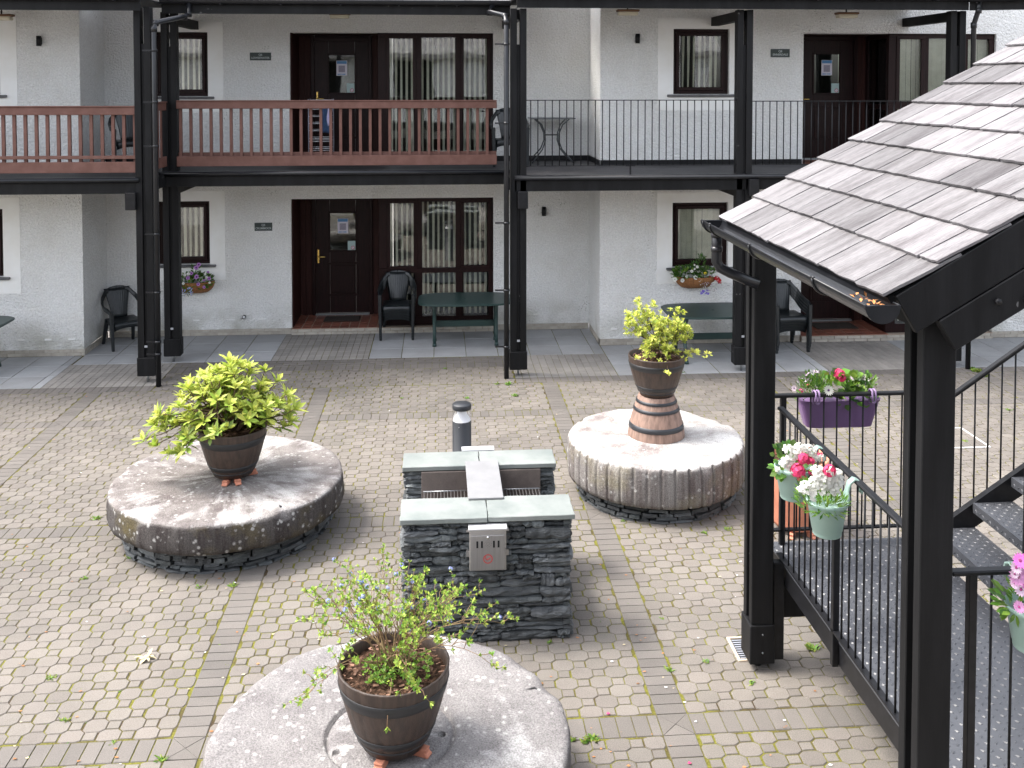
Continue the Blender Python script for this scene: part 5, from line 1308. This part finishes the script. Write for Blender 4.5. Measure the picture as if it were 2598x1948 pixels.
# roof
ES, EX, EZ = math.atan(.582), 1.95, 3.205
RY0, RY1 = 4.12, 6.66
rfm = MB(); row = 0; v = 0.0
while v < 3.3:
    gaugev = .262 if row else .285
    y = RY0-.0; first = True
    rr_ = random.Random(row*3+1); k = 0
    while y < RY1-.01:
        w = rr_.uniform(.26, .46)*(1 if row < 4 else .92)
        if first and row % 2: w *= .55
        y2 = min(y+w, RY1+rr_.uniform(-.004, .006))
        if RY1-y2 < .10: y2 = RY1+rr_.uniform(-.004, .006)
        th = rr_.uniform(.009, .015); lift = rr_.uniform(0, .004); K = 7; L_ = gaugev+.11
        top, bot = [], []
        lo_e = [(y+.005+(y2-y-.010)*i/K, v-.016*abs(noise.noise(Vector((y*9+i*.9, row*3.1, 0))))-rr_.uniform(0, .004)) for i in range(K+1)]
        sl1 = [(y2-.005+rr_.uniform(-.005, .004), v+L_*j/5) for j in range(1, 6)]; sl0 = [(y+.005+rr_.uniform(-.004, .005), v+L_*j/5) for j in range(5, 0, -1)]
        outl = lo_e+sl1+sl0; tip = .026+lift
        zf_ = lambda vv: tip-(vv-v)/L_*(tip-.0)
        n_ = len(outl)
        A = [(vv, -yy, zf_(vv)) for yy, vv in outl]; B = [(vv, -yy, zf_(vv)-th) for yy, vv in outl]
        rfm.add(A+B, [tuple(range(n_-1, -1, -1)), tuple(range(n_, 2*n_))]+[(i, (i+1) % n_, n_+(i+1) % n_, n_+i) for i in range(n_)])
        y = y2; first = False; k += 1
    v += gaugev; row += 1
ro = rfm.build('roof', SLATEROOF, sh, world=False, fix=True)
ro.location = Vector((EX, 0, EZ))-sh.location
# local x runs up the slope, local -y runs along the eaves
ro.rotation_euler = (0, -ES, 0)
ro.scale = (1, -1, 1)
up = Vector((cos(ES), 0, sin(ES))); nr = Vector((-sin(ES), 0, cos(ES)))
def slope_box(u0, u1, y0, y1, n0, n1, name, mat, bevel=0):
    m = MB(); P_ = []
    for n_ in (n0, n1):
        for y in (y0, y1):
            for u in (u0, u1): P_.append(Vector((EX, y, EZ))+up*u+nr*n_)
    m.add(P_, [(0, 1, 3, 2), (4, 6, 7, 5), (0, 4, 5, 1), (2, 3, 7, 6), (0, 2, 6, 4), (1, 5, 7, 3)]); return m.build(name, mat, sh, bevel=bevel, fix=True)
slope_box(.02, 3.4, RY0+.035, RY1-.05, -.045, -.012, 'roof_boarding', BLACKT)
slope_box(.045, 3.4, RY0+.004, RY0+.034, -.205, -.014, 'bargeboard', BLACKT, .003)
slope_box(.16, 3.4, RY0-.0, RY0+.06, -.365, -.21, 'rafter', BLACKT, .004)
slope_box(.06, 3.4, RY1-.045, RY1-.012, -.17, -.02, 'bargeboard', BLACKT, .003)
slope_box(.16, 3.4, 6.56, 6.61, -.365, -.21, 'rafter', BLACKT, .004)
for u, n_ in ((.43, -.27), (.55, -.33), (1.25, -.29)):
    c = Vector((EX, RY0-.002, EZ))+up*u+nr*n_; m = MB(); m.tube([c, c+Vector((0, -.014, 0))], .016, 6); m.build('bolt', BLACKM, sh)
m = MB(); m.box(2.19, 2.33, 4.30, 6.7, 3.02, 3.16); m.build('wall_plate', BLACKT, sh)
# gutter along the eaves with end caps, brackets and outlet
gz, gx, gr = 3.183, 1.925, .077
g0 = MB(); n_ = 14; GY0, GY1 = 4.10, 6.78
for r_, fl in ((gr, 0), (gr-.006, 1)):
    for k in range(n_):
        a0, a1 = pi+pi*k/n_, pi+pi*(k+1)/n_
        q = [(gx+r_*cos(a0), GY0, gz+r_*sin(a0)), (gx+r_*cos(a1), GY0, gz+r_*sin(a1)), (gx+r_*cos(a1), GY1, gz+r_*sin(a1)), (gx+r_*cos(a0), GY1, gz+r_*sin(a0))]
        g0.add(q if fl else q[::-1], [(0, 1, 2, 3)], True)
g0.tube([(gx-gr+.002, GY0, gz), (gx-gr+.002, GY1, gz)], .006, 8); g0.tube([(gx+gr-.002, GY0, gz), (gx+gr-.002, GY1, gz)], .005, 8)
go = g0.build('gutter', PVC, sh)
for Y in (GY0, GY1-.004):
    m = MB(); P_ = [(gx+(gr+.004)*cos(pi+pi*k/n_), gz+(gr+.004)*sin(pi+pi*k/n_)) for k in range(n_+1)]; m.prism(P_, Y-.006, Y+.012, axis='y'); m.build('end_cap', PVC, go, fix=True)
for Y in (4.70, 5.70, 6.55, 6.72):
    m = MB(); m.tube([(gx+(gr+.005)*cos(pi+pi*k/n_), Y, gz+(gr+.005)*sin(pi+pi*k/n_)) for k in range(n_+1)], .007, 6); m.tube([(gx-gr-.002, Y-.016, gz+.006), (gx-gr-.002, Y+.016, gz+.006)], .007, 6); m.build('gutter_bracket', PVC, go)
m = MB()
for k in range(24): c = Vector((gx+R(-.02, .05), R(4.16, 4.42)if k<45 else R(6.6,6.9), gz-.035+R(0, .02))); leaf4(m, c, Vector((R(-1, 1), R(-1, 1), R(0, .6))), Vector((0, 0, 1)), .03, .016)
m.build('gutter_leaves', M('orange dead leaf', (.50, .22, .08), .9, island=.3), go)
OY = 6.64
m = MB(); m.tube([(gx-.005, OY, gz-.05), (gx-.005, OY, gz-.16), (gx-.005, OY, gz-.27), (gx+.02, OY, gz-.315), (gx+.09, OY-.01, gz-.35), (2.2, OY-.06, gz-.425)], .036, 16)
for a, b in ((gz-.10, gz-.07), (gz-.20, gz-.165)): m.tube([(gx-.005, OY, a), (gx-.005, OY, b)], .040, 16)
m.build('downpipe', PVC, sh)
m = MB(); m.tube([(2.262, 6.836, gz-.36), (2.262, 6.836, .0)], .034, 14); m.build('downpipe', PVC, sh)

# landing and stair railings
def rail_thing(label, a, b, zt, zb, posts=(), pitch=.1, flat=True, group='black landing railings', start=.06, end=0):
    a, b = Vector(a), Vector(b); L_ = (b-a).length; d = (b-a)/L_
    t = thing('landing_railing', label, 'railing', ((a.x+b.x)/2, (a.y+b.y)/2, LZ), 0, group)
    m = MB(); m.beam(a+Vector((0, 0, zt-.012)), b+Vector((0, 0, zt-.012)), .048, .024); m.build('handrail', BLACKM, t, bevel=.006)
    m = MB(); m.beam(a+Vector((0, 0, zb+.006)), b+Vector((0, 0, zb+.006)), .04, .012); m.build('bottom_rail', BLACKM, t)
    n = int((L_-start)/pitch); first = None; off = W(t)
    for k in range(n+1):
        s = start+k*pitch
        if s > L_-.01 or any(abs(s-q) < .03 for q in posts): continue
        if first is None: m = MB(); m.tube([(0, 0, 0), (0, 0, zt-zb-.03)], .0065, 8); first = m.build('baluster', BLACKM, t, world=False); o = first
        else: o = first.copy(); COL.objects.link(o); o.parent = t
        o.location = a+d*s+Vector((0, 0, zb+.01))-off
    for s in posts:
        c = a+d*s; m = MB(); m.box(c.x-.02, c.x+.02, c.y-.02, c.y+.02, LZ-.16, zt-.02); m.build('rail_post', BLACKM, t, bevel=.003)
    return t
RZ = 1.855
rail_thing('black landing railing along the far side carrying the purple trough', (2.45, 6.985, 0), (3.56, 6.985, 0), RZ, LZ+.10, posts=(.08, 1.05), start=.19)
rail_thing('black landing railing along the left side carrying mint green pots', (2.415, 6.72, 0), (2.415, 4.43, 0), RZ, LZ+.055, posts=(.99,), start=.09)
rail_thing('black landing railing nearest the camera with pink daisies', (2.40, 4.37, 0), (4.2, 4.37, 0), RZ, LZ+.06, posts=(.105,), start=.0, pitch=.102)
t = thing('stair_railing', 'black stair railing climbing to the right beside the treads', 'railing', (4.2, 6.86, 1.0))
sl_ = RI/G_*1.07
m = MB(); m.beam((3.52, 6.86, 1.69), (5.7, 6.86, 1.69+2.18*sl_), .05, .028); m.build('handrail', BLACKM, t, bevel=.006)
first = None
for k in range(20):
    x = 3.63+k*.102; z0 = LZ+.19+(x-3.56)*RI/G_; z1 = 1.675+(x-3.52)*sl_
    m = MB(); m.tube([(x, 6.86, z0-.2), (x, 6.86, z1)], .0065, 8); m.build('baluster', BLACKM, t)

# terracotta urn on the ground beyond the landing
tp = thing('terracotta_pot', 'large terracotta pot standing on feet behind the landing railing', 'planter', (3.30, 8.75, 0))
m = MB(); m.lathe([(.0005, .06), (.20, .06), (.205, .09), (.24, .30), (.272, .52), (.285, .62), (.292, .625), (.30, .64), (.30, .69), (.292, .70), (.275, .70), (.265, .64), (.255, .60)], 56); m.build('pot', TERRA, tp, world=False)
m = MB(); m.lathe([(.262, .62), (.0005, .63)], 32); m.build('soil', SOIL, tp, world=False)
feet(3.30, 8.75, .0, .19, (-2.1, -1.1, 1.5), ('terracotta riser front left under the large terracotta pot', 'terracotta riser front right under the large terracotta pot', 'terracotta riser behind the large terracotta pot'), 'risers under the large terracotta pot')

# purple trough hooked on the far rail
c0, c1 = at(2020, 1060, 7.12), at(2226, 1060, 7.12); PX = (c0.x+c1.x)/2; PW_ = c1.x-c0.x
tr_ = thing('purple_trough', 'purple plastic trough hooked over the far landing railing', 'planter', (PX, 7.115, RZ))
def trough(m, w0, w1, d0, d1, z0, z1):
    K = 7; P0, P1 = [], []
    for k in range(28):
        q = 2*pi*k/28; c, s = cos(q), sin(q); f_ = lambda a, e: math.copysign(abs(a)**e, a)
        P0.append((w0/2*f_(c, .3), d0/2*f_(s, .5), z0)); P1.append((w1/2*f_(c, .3), d1/2*f_(s, .5), z1))
    n = 28; I1 = [(x*.96, y*.92, z1) for x, y, z in P1]; I0 = [(x*.95, y*.9, z1-.05) for x, y, z in P1]
    m.add(P0+P1+I1+I0, [tuple(range(n-1, -1, -1))]+[(a*n+k, a*n+(k+1) % n, (a+1)*n+(k+1) % n, (a+1)*n+k) for a in range(3) for k in range(n)]+[tuple(3*n+k for k in range(n))], False)
m = MB(); trough(m, PW_*.80, PW_*.985, .15, .19, -.285, -.075); m.build('trough', PURPLE, tr_, world=False, bevel=.003)
m = MB(); trough(m, PW_*.985, PW_*1.0, .19, .20, -.092, -.075); m.build('rim', PURPLE, tr_, world=False)
for s in (-.215, .215):
    m = MB()
    pth = [(s, -.10, -.09), (s, -.095, -.0), (s, -.105, .012), (s, -.128, .018), (s, -.152, .010), (s, -.158, -.03), (s, -.156, -.065)]
    for d_ in (-.012, .012): m.tube([(x+d_, y, z) for x, y, z in pth], .008, 8)
    m.tube([(s-.012, -.156, -.065), (s, -.156, -.074), (s+.012, -.156, -.065)], .008, 8); m.build('rail_hook', LILAC, tr_, world=False)
t = thing('trough_flowers', 'pink geranium with white and mauve daisies growing in the purple trough', 'flowers', (PX, 7.115, RZ-.06)); fb = FB()
lf = fb.mb('leaves', [LEAFG, LEAFG2])
foliage(lf, (-.20, 0, .02), (.10, .08, .10), 220, .06, .012, [1, 1, 0], 1.0, leaf4); foliage(lf, (-.17, 0, .10), (.10, .07, .06), 120, .05, .012, [1, 1, 0], 1.0, leaf4)
foliage(lf, (.03, 0, .08), (.16, .09, .10), 70, .05, .065, [1, 1, 0], .9); foliage(lf, (.16, 0, .02), (.12, .08, .09), 60, .05, .065, [0, 1], .8); foliage(lf, (.1, -.08, .0), (.14, .02, .05), 20, .05, .06, [0, 1], .2); foliage(lf, (.22, 0, .09), (.07, .07, .05), 60, .045, .015, [0, 1], .8, leaf4)
def tq(x, y, d=0): q = at(x, y, 7.1+d); return q-Vector((PX, 7.115, RZ-.06))
pk = lambda: fb.one('pink_flower', [PINKF])
geranium(pk(), tq(2128, 950), .046, 46); geranium(pk(), tq(2135, 957, -.03), .035, 30); geranium(pk(), tq(2034, 991, -.05), .018, 10); geranium(pk(), tq(2050, 978, -.05), .014, 8)
dz = lambda: fb.one('daisy', [PALEMAUVE, DKMAUVE, WHITEF])
daisy(dz(), tq(2102, 990, -.13), Vector((0, -1, .35)), .042, 15, 2, 1)
st_ = fb.mb('flower_stalks', [LEAFG2])
for x, y in ((2032, 960), (2042, 955), (2050, 949), (2060, 945), (2070, 943), (2025, 972), (2015, 985), (2048, 965), (2165, 957), (2178, 957), (2190, 958), (2200, 965), (2195, 975)):
    p_ = tq(x, y, R(-.05, .05)); daisy(dz(), p_, Vector((R(-1, 1), R(-.8, .3), R(.0, 1))), .026, 11, random.choice((0, 0, 2)), 1); st_.tube(curve(p_, p_*.55+Vector((0, 0, -.05)), 0, 4, .005), .0025, 5)
fb.build(t)

# mint green pots hooked on the left rail and the near rail
def mint_pot(x, y, z, rz, label):
    t = thing('mint_pot', label, 'planter', (x, y, z), rz, 'mint green rail pots')
    m = MB(); m.lathe([(.0005, -.20), (.078, -.20), (.081, -.195), (.083, -.17), (.086, -.168), (.110, -.025), (.116, -.02), (.120, .0), (.115, .003), (.108, -.004), (.104, -.03), (.0005, -.03)], 44); m.build('pot', MINT, t, world=False)
    for s in (-.05, .05) if False else (0,):
        m = MB(); P_ = [(.108, s, -.02), (.112, s, .05), (.125, s, .10), (.155, s, .125), (.19, s, .112), (.205, s, .075), (.203, s, .035)]
        for k in range(len(P_)-1):
            a, b = Vector(P_[k]), Vector(P_[k+1]); m.beam(a, b, .052, .012, 0, (0, 1, 0)) if False else None
        slabgrid(m, lambda u, v: (lambda q: (Vector(P_[int(q)]).lerp(Vector(P_[min(int(q)+1, 6)]), q-int(q))+Vector((0, (v-.5)*(.075 if q < 1 else .046), 0))))(min(u*6, 5.999)), 18, 2, .010); m.build('rail_hook', MINT, t, world=False)
    return t
q1, q2 = (2.22, 5.93, RZ-.115), (2.235, 5.43, RZ-.115)
mint_pot(*q1, 0, 'mint green pot on the left landing rail, farther and half hidden by flowers')
mint_pot(*q2, 0, 'mint green pot on the left landing rail, nearer one in front of the terracotta pot')
def pot_flowers(q, label, pts_w, pts_p, Yd, leaves):
    t = thing('pot_flowers', label, 'flowers', q, 0, 'flowers in the mint green pots'); fb = FB(); o = Vector(q)
    lf = fb.mb('leaves', [LEAFG, LEAFG2])
    for a in leaves: foliage(lf, *a)
    for x, y, r, n in pts_w:
        wf = fb.one('white_flower_cluster', [WHITEF]); c = at(x, y, Yd)-o
        for k in range(n):
            v = Vector((R(-1, 1), R(-1, .6), R(-.7, 1)))
            if v.length > 1: v.normalize()
            petals(wf, c+v*r, (v+Vector((0, -.6, .5))), R(.011, .016), 5, 0, None, .15, .3, .6)
    pk = lambda: fb.one('pink_flower', [PINKF])
    for x, y, r, n in pts_p: geranium(pk(), at(x, y, Yd-.05)-o, r, n)
    fb.build(t)
pot_flowers(q1, 'white and hot pink geraniums in the farther mint green pot', [(2000, 1140, .03, 22), (2016, 1150, .04, 40), (2030, 1138, .035, 26), (2050, 1140, .03, 24), (2002, 1168, .035, 34), (1992, 1175, .03, 24), (2008, 1185, .03, 22), (2070, 1160, .03, 22), (2060, 1148, .03, 18), (1972, 1190, .012, 7), (2082, 1160, .02, 12)],
            [(2038, 1163, .038, 40), (2055, 1170, .030, 30), (2025, 1195, .045, 56), (2035, 1215, .03, 26), (2062, 1200, .028, 24), (2080, 1152, .018, 10)], 5.78, [((-.02, -.02, .03), (.12, .09, .10), 110, .045, .035, [0, 0, 1])])
pot_flowers(q2, 'white flowers with one pink geranium in the nearer mint green pot', [(2075, 1200, .04, 46), (2090, 1215, .045, 60), (2105, 1205, .04, 44), (2118, 1230, .04, 46), (2070, 1225, .035, 34), (2045, 1238, .035, 32), (2125, 1205, .03, 26), (2095, 1240, .04, 36), (2066, 1256, .03, 20), (2130, 1220, .03, 20), (2034, 1242, .025, 14), (2122, 1250, .02, 12)],
            [(2104, 1195, .036, 40)], 5.28, [((-.06, -.02, .02), (.12, .10, .09), 260, .05, .012, [1, 1, 0], .8, leaf4), ((-.02, -.06, .0), (.10, .07, .05), 110, .06, .012, [1, 1, 0], .6, leaf4)])
p = at(2628, 1545, 4.22)
mint_pot(p.x, 4.245, RZ-.115, pi/2, 'mint green pot at the right edge under the pink daisies')
t = thing('pot_flowers', 'pink daisies cut by the right edge over the nearest railing', 'flowers', (p.x, 4.24, RZ-.1), 0, 'flowers in the mint green pots'); fb = FB(); o = Vector((p.x, 4.24, RZ-.1))
lf = fb.mb('leaves', [LEAFG, LEAFG2]); foliage(lf, (-.05, -.03, .02), (.14, .08, .06), 120, .06, .02, [0, 1, 1])
foliage(lf, (.0, -.03, .12), (.10, .06, .08), 60, .05, .018, [0, 1, 1])
dz = lambda: fb.one('daisy', [DAISYF, M('magenta eye', (.30, .03, .16), .8), M('pale pink petal', (.60, .44, .55), .7, island=.1), M('deep pink petal', (.66, .16, .52), .7)])
for x, y, r, mi in ((2582, 1462, .045, 0), (2588, 1422, .036, 3), (2578, 1440, .03, 2), (2590, 1495, .034, 2), (2575, 1480, .026, 2), (2585, 1540, .03, 0), (2610, 1440, .045, 0), (2612, 1480, .04, 3), (2574, 1456, .022, 2), (2630, 1460, .045, 0)):
    daisy(dz(), at(x, y, 4.08)-o, Vector((R(-.4, .1), -1, R(.3, .7))), r, 16, mi, 1)
fb.build(t)

# ---------------------------------------------------------------- block opposite, behind the photographer: seen in the window panes
ob = thing('opposite_building', 'white block with slate roof facing the courtyard, mirrored in the window panes', 'building', (0, -1.8, 0))
m = MB(); hol = [(-5+3.4*k, -3.6+3.4*k, 3.7+0*k, 5.0) for k in range(4)]+[(-5+3.4*k, -3.6+3.4*k, 1.0, 2.2) for k in range(4)]
wall_y(m, -9, 9, 0, 5.4, -1.8, hol, -.2); m.build('wall', WHITE, ob)
m = MB(); m.box(-9, 9, -2.4, -2.3, 0, 5.4); m.build('room', DARKIN, ob)
m = MB(); m.quad((-9.4, -1.2, 5.2), (9.4, -1.2, 5.2), (9.4, -6.0, 7.6), (-9.4, -6.0, 7.6)); m.box(-9.4, 9.4, -1.3, -1.2, 5.05, 5.21); m.build('roof', FARROOF, ob)
m = MB()
for x in (-7, -3.5, 3.6, 7): m.box(x-.1, x+.1, -.5, -.35, 0, 5.3)
m.box(-9, 9, -1.75, -.35, 2.6, 2.8); m.build('gallery', BLACKT, ob)
